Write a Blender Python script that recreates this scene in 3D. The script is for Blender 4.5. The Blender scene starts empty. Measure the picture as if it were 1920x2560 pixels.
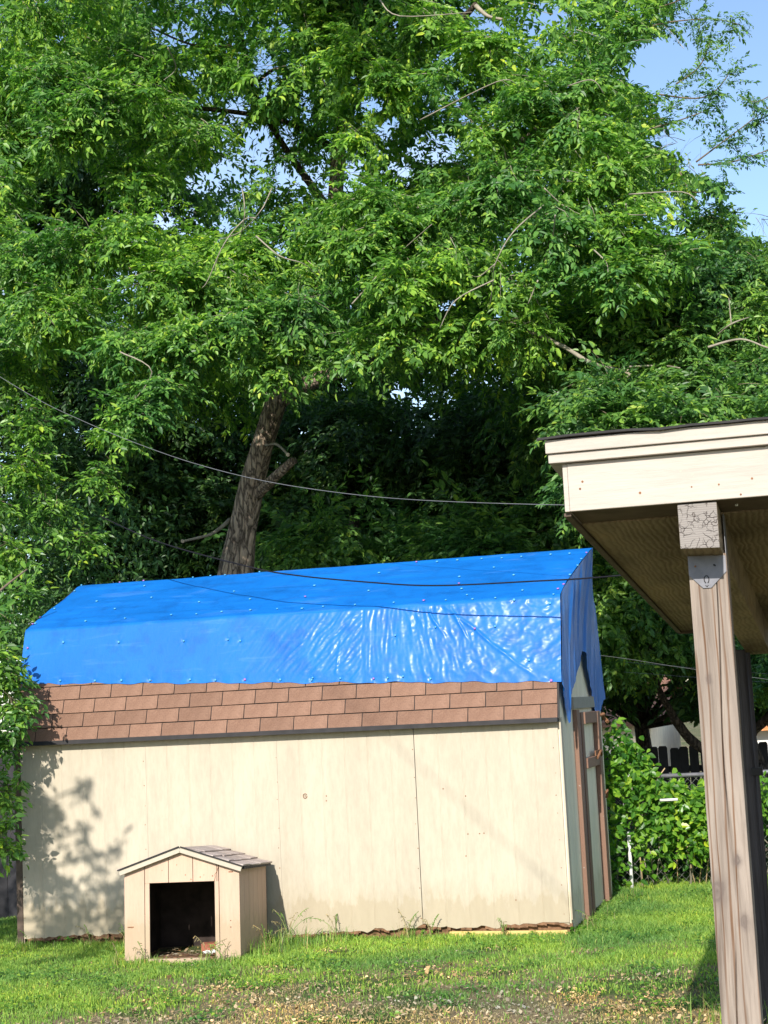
import bpy, math, random
import numpy as np
from mathutils import Vector, Matrix, noise

R = math.radians
rng = np.random.default_rng(7)
random.seed(7)
sc = bpy.context.scene
col = sc.collection

# ------------------------------------------------------------------ camera
F_PX, W_PX, H_PX = 3976.5, 1920, 2560
YAW, PITCH, ROLL = R(15.3955), R(7.0920), R(-2.8165)
CAM = np.array([7.0852, -13.0382, 1.8686])
_f = np.array([-math.sin(YAW) * math.cos(PITCH), math.cos(YAW) * math.cos(PITCH), math.sin(PITCH)])
_r0 = np.array([math.cos(YAW), math.sin(YAW), 0.0])
_u0 = np.cross(_r0, _f)
_r = math.cos(ROLL) * _r0 + math.sin(ROLL) * _u0
_u = -math.sin(ROLL) * _r0 + math.cos(ROLL) * _u0
CR = np.array([_r, _u, _f])
cd = bpy.data.cameras.new('camera')
cam = bpy.data.objects.new('camera', cd)
col.objects.link(cam)
m = Matrix.Identity(4)
for i in range(3):
    m[i][0], m[i][1], m[i][2], m[i][3] = _r[i], _u[i], -_f[i], CAM[i]
cam.matrix_world = m
cd.sensor_fit = 'VERTICAL'
cd.sensor_height = 36
cd.lens = 36 * F_PX / H_PX
cd.clip_end = 2000
sc.camera = cam

# ------------------------------------------------------------------ sky and sun
SUN_AZ, SUN_EL = R(-1.5), R(31)          # straight behind the camera
TO_SUN = Vector((-math.sin(SUN_AZ) * math.cos(SUN_EL), -math.cos(SUN_AZ) * math.cos(SUN_EL), math.sin(SUN_EL)))
w = bpy.data.worlds.new('World')
sc.world = w
w.use_nodes = True
nt = w.node_tree
bg = nt.nodes['Background']
sky = nt.nodes.new('ShaderNodeTexSky')
sky.sky_type = 'NISHITA'
sky.sun_disc = False
sky.sun_elevation = SUN_EL
sky.sun_rotation = math.atan2(TO_SUN.x, TO_SUN.y)
sky.air_density = 1.0
sky.dust_density = .4
sky.ozone_density = 1.8
tc = nt.nodes.new('ShaderNodeTexCoord')
mp = nt.nodes.new('ShaderNodeMapping'); mp.inputs['Scale'].default_value = (1.2, 1.2, 3.5)
cn = nt.nodes.new('ShaderNodeTexNoise'); cn.inputs['Scale'].default_value = 2.3; cn.inputs['Detail'].default_value = 6
cr = nt.nodes.new('ShaderNodeValToRGB')
cr.color_ramp.elements[0].position = .47; cr.color_ramp.elements[0].color = (0, 0, 0, 1)
cr.color_ramp.elements[1].position = .78; cr.color_ramp.elements[1].color = (.6, .6, .6, 1)
mx = nt.nodes.new('ShaderNodeMixRGB'); mx.inputs[2].default_value = (7.0, 7.6, 8.6, 1)
nt.links.new(tc.outputs['Generated'], mp.inputs[0]); nt.links.new(mp.outputs[0], cn.inputs['Vector'])
nt.links.new(cn.outputs['Fac'], cr.inputs[0]); nt.links.new(cr.outputs[0], mx.inputs[0])
nt.links.new(sky.outputs[0], mx.inputs[1]); nt.links.new(mx.outputs[0], bg.inputs[0])
bg.inputs[1].default_value = 0.14

sd = bpy.data.lights.new('sun', 'SUN')
sd.energy = 4.6
sd.angle = R(0.55)
sd.color = (1.0, .945, .85)
so = bpy.data.objects.new('sun', sd)
so.rotation_euler = TO_SUN.to_track_quat('Z', 'Y').to_euler()
so.location = (0, -20, 20)
col.objects.link(so)

sc.view_settings.view_transform = 'Standard'
sc.view_settings.look = 'None'
sc.view_settings.exposure = 0.7
sc.view_settings.gamma = 1
sc.view_settings.use_curve_mapping = False
sc.cycles.max_bounces = 6
sc.cycles.transparent_max_bounces = 4

# ------------------------------------------------------------------ helpers
def pix(P):
    """photo pixel (1920 x 2560) of world points, for density choices at build time"""
    P = np.atleast_2d(P)
    d = (P - CAM) @ CR.T
    z = np.maximum(d[:, 2], .01)
    return W_PX / 2 + F_PX * d[:, 0] / z, H_PX / 2 - F_PX * d[:, 1] / z, d[:, 2]

def at(x, y, Y):
    """the point at depth Y (world) seen at a photo position"""
    v = np.array([(x - W_PX / 2) / F_PX, (H_PX / 2 - y) / F_PX, 1.0]) @ CR
    return CAM + v * (Y - CAM[1]) / v[1]

def mesh_np(name, V, F, mats=(), mi=None, smooth=False):
    """V (n,3); F a list of arrays of faces, each (k, corners)"""
    me = bpy.data.meshes.new(name)
    V = np.asarray(V, dtype=np.float32)
    if isinstance(F, np.ndarray):
        F = [F]
    F = [np.asarray(f, dtype=np.int32) for f in F if len(f)]
    me.vertices.add(len(V)); me.vertices.foreach_set('co', V.ravel())
    loops = np.concatenate([f.ravel() for f in F])
    tot = np.concatenate([np.full(len(f), f.shape[1], np.int32) for f in F])
    st = np.concatenate([[0], np.cumsum(tot)[:-1]]).astype(np.int32)
    me.loops.add(len(loops)); me.loops.foreach_set('vertex_index', loops)
    me.polygons.add(len(tot)); me.polygons.foreach_set('loop_start', st)
    me.polygons.foreach_set('loop_total', tot)
    for mt in mats:
        me.materials.append(mt)
    if mi is not None:
        me.polygons.foreach_set('material_index', np.asarray(mi, np.int32))
    me.update(calc_edges=True)
    me.polygons.foreach_set('use_smooth', np.full(len(tot), smooth))
    return me

def link(name, me, parent=None, label=None, cat=None, group=None, kind=None):
    o = bpy.data.objects.new(name, me)
    col.objects.link(o)
    if parent is not None:
        o.parent = parent
    for k, v in (('label', label), ('category', cat), ('group', group), ('kind', kind)):
        if v:
            o[k] = v
    return o

def thing(name, label, cat, loc=(0, 0, 0), rz=0.0, group=None):
    o = link(name, None, None, label, cat, group)
    o.location = loc
    o.rotation_euler = (0, 0, rz)
    o.empty_display_size = .1
    return o

class MB:
    """collects boxes, prisms and tubes; build() links them as one mesh object"""
    def __init__(s):
        s.v = []; s.f = []; s.mi = []; s.cur = 0
    def add(s, V, F):
        n = len(s.v)
        s.v += [tuple(map(float, p)) for p in V]
        for f in F:
            s.f.append([n + i for i in f]); s.mi.append(s.cur)
        return s
    def box(s, a, b, jit=0.0):
        (x0, y0, z0), (x1, y1, z1) = a, b
        V = [(x0, y0, z0), (x1, y0, z0), (x1, y1, z0), (x0, y1, z0), (x0, y0, z1), (x1, y0, z1), (x1, y1, z1), (x0, y1, z1)]
        if jit:
            V = [tuple(c + random.uniform(-jit, jit) for c in p) for p in V]
        return s.add(V, [(0, 3, 2, 1), (4, 5, 6, 7), (0, 1, 5, 4), (1, 2, 6, 5), (2, 3, 7, 6), (3, 0, 4, 7)])
    def hexa(s, V):
        return s.add(V, [(0, 3, 2, 1), (4, 5, 6, 7), (0, 1, 5, 4), (1, 2, 6, 5), (2, 3, 7, 6), (3, 0, 4, 7)])
    def tube(s, pts, rad, n=6, caps=True, rough=0.0):
        pts = [Vector(p) for p in pts]
        if not hasattr(rad, '__len__'):
            rad = [rad] * len(pts)
        rings = []
        base = len(s.v)
        up = Vector((0.13, 0.31, 0.94))
        for i, p in enumerate(pts):
            t = (pts[min(i + 1, len(pts) - 1)] - pts[max(i - 1, 0)]).normalized()
            a = t.cross(up)
            if a.length < .1:
                a = t.cross(Vector((1, 0, 0)))
            a.normalize(); b = t.cross(a)
            for k in range(n):
                an = 2 * math.pi * k / n
                rr = rad[i]
                if rough:
                    q = p + (a * math.cos(an) + b * math.sin(an)) * rr
                    rr *= 1 + rough * noise.noise(q * 6) + rough * .6 * noise.noise(q * 17)
                s.v.append(tuple(p + (a * math.cos(an) + b * math.sin(an)) * rr))
        for i in range(len(pts) - 1):
            for k in range(n):
                k2 = (k + 1) % n
                s.f.append([base + i * n + k, base + i * n + k2, base + (i + 1) * n + k2, base + (i + 1) * n + k]); s.mi.append(s.cur)
        if caps:
            s.f.append([base + k for k in range(n)][::-1]); s.mi.append(s.cur)
            s.f.append([base + (len(pts) - 1) * n + k for k in range(n)]); s.mi.append(s.cur)
        return s
    def mesh(s, name, mats, smooth=False, bevel=0):
        me = bpy.data.meshes.new(name)
        me.from_pydata(s.v, [], s.f)
        for mt in (mats if isinstance(mats, (list, tuple)) else [mats]):
            me.materials.append(mt)
        me.polygons.foreach_set('material_index', s.mi)
        me.polygons.foreach_set('use_smooth', [smooth] * len(s.f))
        me.update()
        return me
    def build(s, name, mats, parent=None, smooth=False, bevel=0.0, **kw):
        o = link(name, s.mesh(name, mats, smooth), parent, **kw)
        if bevel:
            b = o.modifiers.new('bevel', 'BEVEL'); b.width = bevel; b.segments = 2; b.limit_method = 'ANGLE'
        return o

# ------------------------------------------------------------------ materials
def N(nt, t, **kw):
    n = nt.nodes.new(t)
    for k, v in kw.items():
        if k in n.inputs.keys():
            n.inputs[k].default_value = v
        else:
            setattr(n, k, v)
    return n

def ramp(nt, fac, stops):
    r = nt.nodes.new('ShaderNodeValToRGB')
    e = r.color_ramp.elements
    while len(e) < len(stops):
        e.new(.5)
    for i, (p, c) in enumerate(stops):
        e[i].position = p
        e[i].color = (*c, 1) if len(c) == 3 else c
    nt.links.new(fac, r.inputs[0])
    return r.outputs[0]

def newmat(name, rough=.8, spec=.3):
    mt = bpy.data.materials.new(name)
    mt.use_nodes = True
    nt = mt.node_tree
    b = nt.nodes['Principled BSDF']
    b.inputs['Roughness'].default_value = rough
    b.inputs['Specular IOR Level'].default_value = spec
    return mt, nt, b

def coords(nt, scale=(1, 1, 1), kind='Object', rot=(0, 0, 0)):
    t = nt.nodes.new('ShaderNodeTexCoord')
    mpn = nt.nodes.new('ShaderNodeMapping')
    mpn.inputs['Scale'].default_value = scale
    mpn.inputs['Rotation'].default_value = rot
    nt.links.new(t.outputs[kind], mpn.inputs[0])
    return mpn.outputs[0]

def tex(nt, vec, scale, detail=5, rough=.55, dist=0.0):
    n = N(nt, 'ShaderNodeTexNoise')
    n.inputs['Scale'].default_value = scale
    n.inputs['Detail'].default_value = detail
    n.inputs['Roughness'].default_value = rough
    n.inputs['Distortion'].default_value = dist
    nt.links.new(vec, n.inputs['Vector'])
    return n.outputs['Fac']

def mixc(nt, fac, a, b, mode='MIX'):
    x = nt.nodes.new('ShaderNodeMixRGB'); x.blend_type = mode
    for i, s in ((0, fac), (1, a), (2, b)):
        if hasattr(s, 'is_output'):
            nt.links.new(s, x.inputs[i])
        elif isinstance(s, (int, float)):
            x.inputs[i].default_value = s
        else:
            x.inputs[i].default_value = (*s, 1)
    return x.outputs[0]

def bump(nt, b, h, strength=.3, dist=.005):
    bn = nt.nodes.new('ShaderNodeBump')
    bn.inputs['Strength'].default_value = strength
    bn.inputs['Distance'].default_value = dist
    nt.links.new(h, bn.inputs['Height'])
    nt.links.new(bn.outputs[0], b.inputs['Normal'])
    return bn

def painted(name, c, grain=(6, 6, 1.2), wear=.12, mud=0.0, dirt=(.30, .24, .15), rough=.75, bs=.25, worn=(.3, .26, .2), island=0.0):
    """painted wood: faint grain, small colour drift, scattered worn specks"""
    mt, nt, b = newmat(name, rough)
    v = coords(nt, grain)
    n1 = tex(nt, v, 1.0, 6, .6)
    n2 = tex(nt, v, 9.0, 6, .7)
    vs = coords(nt, (1, 1, 1))
    n3 = tex(nt, vs, 42, 3, .6)
    c0 = tuple(x * .9 for x in c); c1 = tuple(min(x * 1.06, .95) for x in c)
    base = ramp(nt, n1, [(.3, c0), (.7, c1)])
    fine = ramp(nt, n2, [(.3, (.88, .88, .88)), (.6, (1, 1, 1))])
    base = mixc(nt, 1.0, base, fine, 'MULTIPLY')
    if island:
        g = nt.nodes.new('ShaderNodeObjectInfo')
        base = mixc(nt, 1.0, base, ramp(nt, g.outputs['Random'], [(0, (1 - island,) * 3), (1, (1, 1, 1))]), 'MULTIPLY')
    spots = ramp(nt, n3, [(.68, (0, 0, 0)), (.74, (wear * 4,) * 3)])
    base = mixc(nt, spots, base, worn)
    if mud:
        tcz = nt.nodes.new('ShaderNodeTexCoord'); sx = nt.nodes.new('ShaderNodeSeparateXYZ')
        nt.links.new(tcz.outputs['Object'], sx.inputs[0])
        ad = nt.nodes.new('ShaderNodeMath'); ad.operation = 'MULTIPLY_ADD'; ad.inputs[1].default_value = -.55
        nt.links.new(tex(nt, coords(nt, (5, 5, 1.5)), 2.2, 6, .7), ad.inputs[0]); nt.links.new(sx.outputs['Z'], ad.inputs[2])
        mz = ramp(nt, ad.outputs[0], [(0, (mud,) * 3), (.04, (mud * .4,) * 3), (.16, (0, 0, 0))])
        base = mixc(nt, mz, base, dirt)
        st = ramp(nt, tex(nt, coords(nt, (7, 7, .35)), 1.3, 6, .7), [(.55, (0, 0, 0)), (.8, (mud * .55,) * 3)])
        base = mixc(nt, st, base, dirt)
    nt.links.new(base, b.inputs['Base Color'])
    bump(nt, b, n2, bs, .004)
    return mt

def plain(name, c, rough=.7, var=.12, scale=8, spec=.3, metal=0.0, bs=.2):
    mt, nt, b = newmat(name, rough, spec)
    v = coords(nt)
    n = tex(nt, v, scale, 5)
    nt.links.new(ramp(nt, n, [(.3, tuple(x * (1 - var) for x in c)), (.7, tuple(min(x * (1 + var), 1) for x in c))]), b.inputs['Base Color'])
    b.inputs['Metallic'].default_value = metal
    bump(nt, b, tex(nt, v, scale * 7, 3), bs, .003)
    return mt

def leafmat(name, dark, mid, light, trans=.35, rough=.42):
    mt = bpy.data.materials.new(name)
    mt.use_nodes = True
    nt = mt.node_tree
    b = nt.nodes['Principled BSDF']
    b.inputs['Roughness'].default_value = rough
    b.inputs['Specular IOR Level'].default_value = .35
    g = nt.nodes.new('ShaderNodeNewGeometry')
    oi = nt.nodes.new('ShaderNodeObjectInfo')
    ad = nt.nodes.new('ShaderNodeMath'); ad.operation = 'ADD'
    fr = nt.nodes.new('ShaderNodeMath'); fr.operation = 'FRACT'
    nt.links.new(g.outputs['Random Per Island'], ad.inputs[0]); nt.links.new(oi.outputs['Random'], ad.inputs[1])
    nt.links.new(ad.outputs[0], fr.inputs[0])
    c = ramp(nt, fr.outputs[0], [(0, dark), (.5, mid), (.93, light), (1, tuple(min(1, x * y) for x, y in zip(light, (1.7, 1.25, 1))))])
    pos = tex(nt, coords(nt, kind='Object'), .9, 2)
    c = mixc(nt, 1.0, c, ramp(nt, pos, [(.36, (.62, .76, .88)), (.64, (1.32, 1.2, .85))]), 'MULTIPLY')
    nt.links.new(c, b.inputs['Base Color'])
    tr = nt.nodes.new('ShaderNodeBsdfTranslucent')
    tcx = mixc(nt, 1.0, c, (1.35, 1.65, .9), 'MULTIPLY')
    nt.links.new(tcx, tr.inputs[0])
    ms = nt.nodes.new('ShaderNodeMixShader'); ms.inputs[0].default_value = trans
    nt.links.new(b.outputs[0], ms.inputs[1]); nt.links.new(tr.outputs[0], ms.inputs[2])
    nt.links.new(ms.outputs[0], nt.nodes['Material Output'].inputs[0])
    return mt

M = {}
M['siding'] = painted('beige_siding', (.435, .381, .298), grain=(3.0, 3.0, .8), mud=.5, wear=.05, worn=(.32, .27, .18))
M['gable'] = painted('shade_lifted_siding', (.74, .655, .49), mud=.35, grain=(9, 9, .8), wear=.1)  # same beige paint as the front, lightened to offset the gable's shade
M['rot'] = plain('rotten_wood', (.16, .085, .045), .9, .5, 22)
M['black'] = plain('black_trim', (.02, .018, .018), .7, .3, 10)
M['darkbrown'] = plain('dark_brown_trim', (.085, .06, .045), .75, .3, 12)
M['brown_paint'] = painted('brown_door_paint', (.20, .115, .08), grain=(14, 14, 1.5), wear=.22, worn=(.36, .33, .3), bs=.5)
M['yellow_board'] = painted('new_pine_board', (.62, .44, .16), grain=(1.5, 9, 9), wear=.05)
M['greywood'] = painted('weathered_grey_wood', (.27, .25, .21), grain=(2, 12, 9), wear=.2, worn=(.1, .08, .06), bs=.6)
M['dog'] = painted('tan_doghouse_siding', (.50, .345, .255), mud=.55, grain=(5, 5, .8), wear=.05, worn=(.3, .2, .12))
M['dogtrim'] = painted('cream_trim', (.44, .385, .31), grain=(2, 2, 2), wear=.1)
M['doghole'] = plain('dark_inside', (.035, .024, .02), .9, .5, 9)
M['cream'] = painted('cream_fascia_paint', (.45, .395, .345), grain=(.8, 9, 9), wear=.22, worn=(.5, .43, .33), bs=.45)
M['metal'] = plain('galvanised_steel', (.17, .17, .19), .6, .15, 20, .4, .5, .05)
M['wire'] = plain('fence_wire', (.30, .30, .29), .55, .2, 30, .5, .5, .05)
M['rust'] = plain('rusty_metal', (.19, .09, .045), .8, .5, 60)
M['cablem'] = plain('cable_jacket', (.012, .012, .016), .9, .2, 5, .1)
M['cablegrey'] = plain('cable_aluminium', (.13, .135, .145), .7, .15, 5, .3, .1)
M['white'] = plain('white_paint', (.58, .58, .55), .5, .06, 9)
M['grommet'] = plain('pale_green_cap', (.07, .30, .50), .35, .15, 9, .5)
M['pinkcap'] = plain('pink_cap', (.28, .13, .42), .35, .15, 9, .5)

def shingle_mat(name, c, speck=.6):
    mt, nt, b = newmat(name, .92, .15)
    v = coords(nt)
    oi = nt.nodes.new('ShaderNodeObjectInfo')
    base = ramp(nt, oi.outputs['Random'], [(0, tuple(x * .87 for x in c)), (.5, c), (1, tuple(x * 1.10 for x in c))])
    n = tex(nt, v, 260, 2, .7)
    base = mixc(nt, 1.0, base, ramp(nt, n, [(.3, (1 - speck,) * 3), (.55, (1, 1, 1)), (.72, (1.35, 1.3, 1.25))]), 'MULTIPLY')
    n2 = tex(nt, v, 3.5, 5, .65)
    base = mixc(nt, 1.0, base, ramp(nt, n2, [(.3, (.78, .74, .72)), (.65, (1.05, 1.05, 1.05))]), 'MULTIPLY')
    nt.links.new(base, b.inputs['Base Color'])
    bump(nt, b, n, .6, .003)
    return mt
M['shingle'] = shingle_mat('brown_shingle', (.235, .140, .100), .55)
M['dogshingle'] = shingle_mat('faded_shingle', (.46, .39, .35), .45)

def tarp_mat():
    mt, nt, b = newmat('blue_tarp', .58, .22)
    v = coords(nt)
    n1 = tex(nt, v, 1.3, 5, .6)
    base = ramp(nt, n1, [(.3, (.002, .118, .43)), (.7, (.004, .150, .54))])
    vs = coords(nt, (1.0, 2.0, 9.0))
    n2 = tex(nt, vs, 1.6, 6, .6, .6)
    base = mixc(nt, ramp(nt, n2, [(.58, (0, 0, 0)), (.80, (.45,) * 3)]), base, (.09, .24, .62))
    n5 = tex(nt, v, 4.5, 5, .7)
    base = mixc(nt, 1.0, base, ramp(nt, n5, [(.28, (.72, .74, .78)), (.5, (1, 1, 1))]), 'MULTIPLY')
    nt.links.new(base, b.inputs['Base Color'])
    # coarse weave and small crinkles
    wv = coords(nt, (1, 1, 1))
    n3 = tex(nt, wv, 38, 4, .6, .8)
    vr = coords(nt, (26, 10, 7), rot=(0, R(32), 0))
    n4 = tex(nt, vr, 1.0, 4, .55, .4)
    a = nt.nodes.new('ShaderNodeMath'); a.operation = 'MULTIPLY_ADD'; a.inputs[1].default_value = 1.4
    nt.links.new(n4, a.inputs[0]); nt.links.new(n3, a.inputs[2])
    bump(nt, b, a.outputs[0], .22, .005)
    b.inputs['Coat Weight'].default_value = .24
    b.inputs['Coat Roughness'].default_value = .25
    tr = nt.nodes.new('ShaderNodeBsdfTranslucent'); nt.links.new(base, tr.inputs[0])
    ms = nt.nodes.new('ShaderNodeMixShader'); ms.inputs[0].default_value = .12
    nt.links.new(b.outputs[0], ms.inputs[1]); nt.links.new(tr.outputs[0], ms.inputs[2])
    nt.links.new(ms.outputs[0], nt.nodes['Material Output'].inputs[0])
    return mt
M['tarp'] = tarp_mat()

def post_mat(name, pale, streak, dark, sc_=(1, 1, .06), knots=(), bsr=.8):
    """weathered lumber, grain along Z"""
    mt, nt, b = newmat(name, .82, .2)
    v = coords(nt, sc_)
    wv = N(nt, 'ShaderNodeTexWave'); wv.wave_type = 'BANDS'; wv.bands_direction = 'X'
    wv.inputs['Scale'].default_value = 9; wv.inputs['Distortion'].default_value = 9
    wv.inputs['Detail'].default_value = 3; wv.inputs['Detail Scale'].default_value = 1.3
    nt.links.new(v, wv.inputs['Vector'])
    n1 = tex(nt, v, 14, 5, .6, 1.0)
    n2 = tex(nt, coords(nt, (1, 1, .25)), 5, 4, .6)
    base = ramp(nt, wv.outputs['Fac'], [(0, streak), (.10, tuple((a + c) / 2 for a, c in zip(pale, streak))), (.2, pale), (1, pale)])
    base = mixc(nt, ramp(nt, n2, [(.35, (0, 0, 0)), (.65, (.75,) * 3)]), base, pale)
    base = mixc(nt, 1.0, base, ramp(nt, n1, [(.25, (.50, .47, .46)), (.62, (1.12, 1.10, 1.08))]), 'MULTIPLY')
    nf = tex(nt, coords(nt, (90, 90, 3)), 1, 3, .6)
    base = mixc(nt, 1.0, base, ramp(nt, nf, [(.28, (.70, .67, .64)), (.5, (1, 1, 1))]), 'MULTIPLY')
    # knots
    vo = N(nt, 'ShaderNodeTexVoronoi'); vo.inputs['Scale'].default_value = 2.3
    nt.links.new(coords(nt, (2.2, 2.2, .9)), vo.inputs['Vector'])
    kn = ramp(nt, vo.outputs['Distance'], [(.05, (1, 1, 1)), (.17, (0, 0, 0))])
    base = mixc(nt, kn, base, dark)
    for kp, kr in knots:
        vm = nt.nodes.new('ShaderNodeVectorMath'); vm.operation = 'DISTANCE'
        sc2 = coords(nt, (1, 1, .62))
        nz = nt.nodes.new('ShaderNodeVectorMath'); nz.operation = 'MULTIPLY_ADD'
        cb2 = nt.nodes.new('ShaderNodeCombineXYZ'); nn = tex(nt, coords(nt, (1, 1, 1)), 22, 3)
        for i in range(3):
            nt.links.new(nn, cb2.inputs[i])
        nz.inputs[1].default_value = (.03,) * 3
        nt.links.new(cb2.outputs[0], nz.inputs[0]); nt.links.new(sc2, nz.inputs[2])
        nt.links.new(nz.outputs[0], vm.inputs[0]); vm.inputs[1].default_value = (kp[0] + .015, kp[1] + .015, kp[2] * .62 + .015)
        kk = ramp(nt, vm.outputs['Value'], [(0, (.95,) * 3), (kr * .45, (.55,) * 3), (kr * .6, (.9,) * 3), (kr, (.35,) * 3), (kr * 1.9, (0, 0, 0))])
        base = mixc(nt, kk, base, dark)
    nt.links.new(base, b.inputs['Base Color'])
    a = nt.nodes.new('ShaderNodeMath'); a.operation = 'ADD'
    nt.links.new(n1, a.inputs[0]); nt.links.new(nf, a.inputs[1])
    bump(nt, b, a.outputs[0], bsr, .006)
    return mt
M['post'] = post_mat('weathered_post', (.262, .220, .188), (.125, .062, .03), (.11, .085, .075), knots=(((-.045, .05, 1.17), .028), ((.035, .05, 1.28), .013), ((.04, .05, 1.06), .016), ((-.02, .05, 1.92), .010)))
M['darkpost'] = post_mat('shade_dark_post', (.06, .055, .058), (.035, .03, .03), (.03, .025, .025))  # rear post and conduit: roof shade put into the dark colour

def endgrain_mat():
    mt, nt, b = newmat('cracked_end_grain', .85, .2)
    v = coords(nt)
    vo = N(nt, 'ShaderNodeTexVoronoi'); vo.feature = 'DISTANCE_TO_EDGE'; vo.inputs['Scale'].default_value = 44
    vd = tex(nt, v, 30, 3)
    dm = nt.nodes.new('ShaderNodeVectorMath'); dm.operation = 'MULTIPLY_ADD'
    cb = nt.nodes.new('ShaderNodeCombineXYZ')
    for i in range(3):
        nt.links.new(vd, cb.inputs[i])
    nt.links.new(cb.outputs[0], dm.inputs[0]); dm.inputs[1].default_value = (.035,) * 3; nt.links.new(v, dm.inputs[2])
    nt.links.new(dm.outputs[0], vo.inputs['Vector'])
    pres = tex(nt, v, 14, 2)
    ck = ramp(nt, vo.outputs['Distance'], [(.0, (1, 1, 1)), (.055, (0, 0, 0))])
    ck = mixc(nt, ramp(nt, pres, [(.47, (0, 0, 0)), (.55, (1, 1, 1))]), (0, 0, 0), ck)
    wv = N(nt, 'ShaderNodeTexWave'); wv.wave_type = 'RINGS'; wv.rings_direction = 'Y'
    wv.inputs['Scale'].default_value = 40; wv.inputs['Distortion'].default_value = 1.5
    nt.links.new(v, wv.inputs['Vector'])
    base = ramp(nt, wv.outputs['Fac'], [(0, (.20, .178, .165)), (1, (.255, .232, .215))])
    base = mixc(nt, ck, base, (.07, .05, .045))
    nt.links.new(base, b.inputs['Base Color'])
    iv = nt.nodes.new('ShaderNodeInvert'); nt.links.new(ck, iv.inputs['Color'])
    bump(nt, b, iv.outputs[0], .8, .004)
    return mt
M['endgrain'] = endgrain_mat()

def ply_mat():
    mt, nt, b = newmat('weathered_plywood', .85, .2)
    v = coords(nt, (1, .35, 1))
    wv = N(nt, 'ShaderNodeTexWave'); wv.wave_type = 'BANDS'; wv.bands_direction = 'X'
    wv.inputs['Scale'].default_value = 13; wv.inputs['Distortion'].default_value = 9; wv.inputs['Detail'].default_value = 4
    wv.inputs['Detail Scale'].default_value = .9
    nt.links.new(v, wv.inputs['Vector'])
    n = tex(nt, v, 2.0, 6, .7)
    base = ramp(nt, wv.outputs['Fac'], [(0, (.225, .165, .11)), (.3, (.265, .20, .135)), (1, (.285, .22, .15))])
    base = mixc(nt, 1.0, base, ramp(nt, n, [(.32, (.45, .42, .40)), (.55, (1, 1, 1)), (.7, (1.35, 1.28, 1.15))]), 'MULTIPLY')
    nt.links.new(base, b.inputs['Base Color'])
    bump(nt, b, wv.outputs['Fac'], .6, .004)
    return mt
M['ply'] = ply_mat()
M['soffit_front'] = plain('dark_board', (.11, .075, .055), .85, .3, 9)

def bark_mat(name, c0, c1):
    mt, nt, b = newmat(name, .9, .15)
    v = coords(nt, (9, 9, 2.2))
    vo = N(nt, 'ShaderNodeTexVoronoi'); vo.feature = 'DISTANCE_TO_EDGE'; vo.inputs['Scale'].default_value = 1.6
    n0 = tex(nt, v, 1.2, 4)
    dm = nt.nodes.new('ShaderNodeVectorMath'); dm.operation = 'MULTIPLY_ADD'
    cb = nt.nodes.new('ShaderNodeCombineXYZ')
    for i in range(3):
        nt.links.new(n0, cb.inputs[i])
    nt.links.new(cb.outputs[0], dm.inputs[0]); dm.inputs[1].default_value = (1.6,) * 3; nt.links.new(v, dm.inputs[2])
    nt.links.new(dm.outputs[0], vo.inputs['Vector'])
    n1 = tex(nt, v, 4, 6, .7)
    base = ramp(nt, vo.outputs['Distance'], [(0, c0), (.22, c1)])
    base = mixc(nt, 1.0, base, ramp(nt, n1, [(.3, (.6, .58, .56)), (.65, (1.1, 1.08, 1.05))]), 'MULTIPLY')
    nt.links.new(base, b.inputs['Base Color'])
    a = nt.nodes.new('ShaderNodeMath'); a.operation = 'MULTIPLY_ADD'; a.inputs[1].default_value = 2.0
    nt.links.new(vo.outputs['Distance'], a.inputs[0]); nt.links.new(n1, a.inputs[2])
    bump(nt, b, a.outputs[0], .9, .03)
    return mt
M['bark'] = bark_mat('furrowed_bark', (.07, .055, .045), (.46, .365, .28))
M['barkdark'] = bark_mat('dark_bark', (.03, .025, .022), (.12, .095, .075))
M['twig'] = plain('pale_twig', (.25, .22, .17), .8, .25, 9)
M['twigdark'] = plain('brown_twig', (.13, .10, .07), .85, .25, 9)
M['cut'] = plain('fresh_cut_wood', (.42, .34, .25), .8, .2, 30)

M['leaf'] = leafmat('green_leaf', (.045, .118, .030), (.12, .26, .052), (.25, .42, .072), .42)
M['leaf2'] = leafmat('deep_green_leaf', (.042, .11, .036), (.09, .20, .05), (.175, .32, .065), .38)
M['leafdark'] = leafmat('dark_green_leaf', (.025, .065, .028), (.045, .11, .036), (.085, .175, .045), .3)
M['leafbig'] = leafmat('broad_green_leaf', (.045, .115, .028), (.10, .22, .04), (.20, .36, .055), .38, .38)
M['vine'] = leafmat('vine_leaf', (.04, .12, .016), (.10, .24, .025), (.24, .40, .04), .4, .33)
M['grass'] = leafmat('grass_blade', (.105, .20, .035), (.18, .315, .055), (.28, .41, .09), .3, .55)
M['drygrass'] = leafmat('dry_grass', (.20, .155, .07), (.33, .26, .13), (.45, .37, .2), .2, .7)
M['chip'] = leafmat('wood_chip', (.20, .125, .075), (.38, .27, .17), (.54, .43, .30), .0, .85)

# ------------------------------------------------------------------ ground
def ground_z(x, y):
    """nearly level yard; the land falls away behind the wire fence"""
    z = -.045 * np.clip((4.9 - x) / 4.9, -.3, 1.4) * np.clip((y + 3) / 3, 0, 1)
    t = np.clip((y - 3.6) / 8.0, 0, 1)
    z = z - .75 * t * t * (3 - 2 * t)
    t2 = np.clip((y - 12) / 25.0, 0, 1)
    z = z - .9 * t2 * t2 * (3 - 2 * t2)
    return z + .018 * np.sin(x * 1.7 + 1) * np.sin(y * 1.3) + .008 * np.sin(x * 5.1) * np.sin(y * 4.3 + 1)

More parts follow.
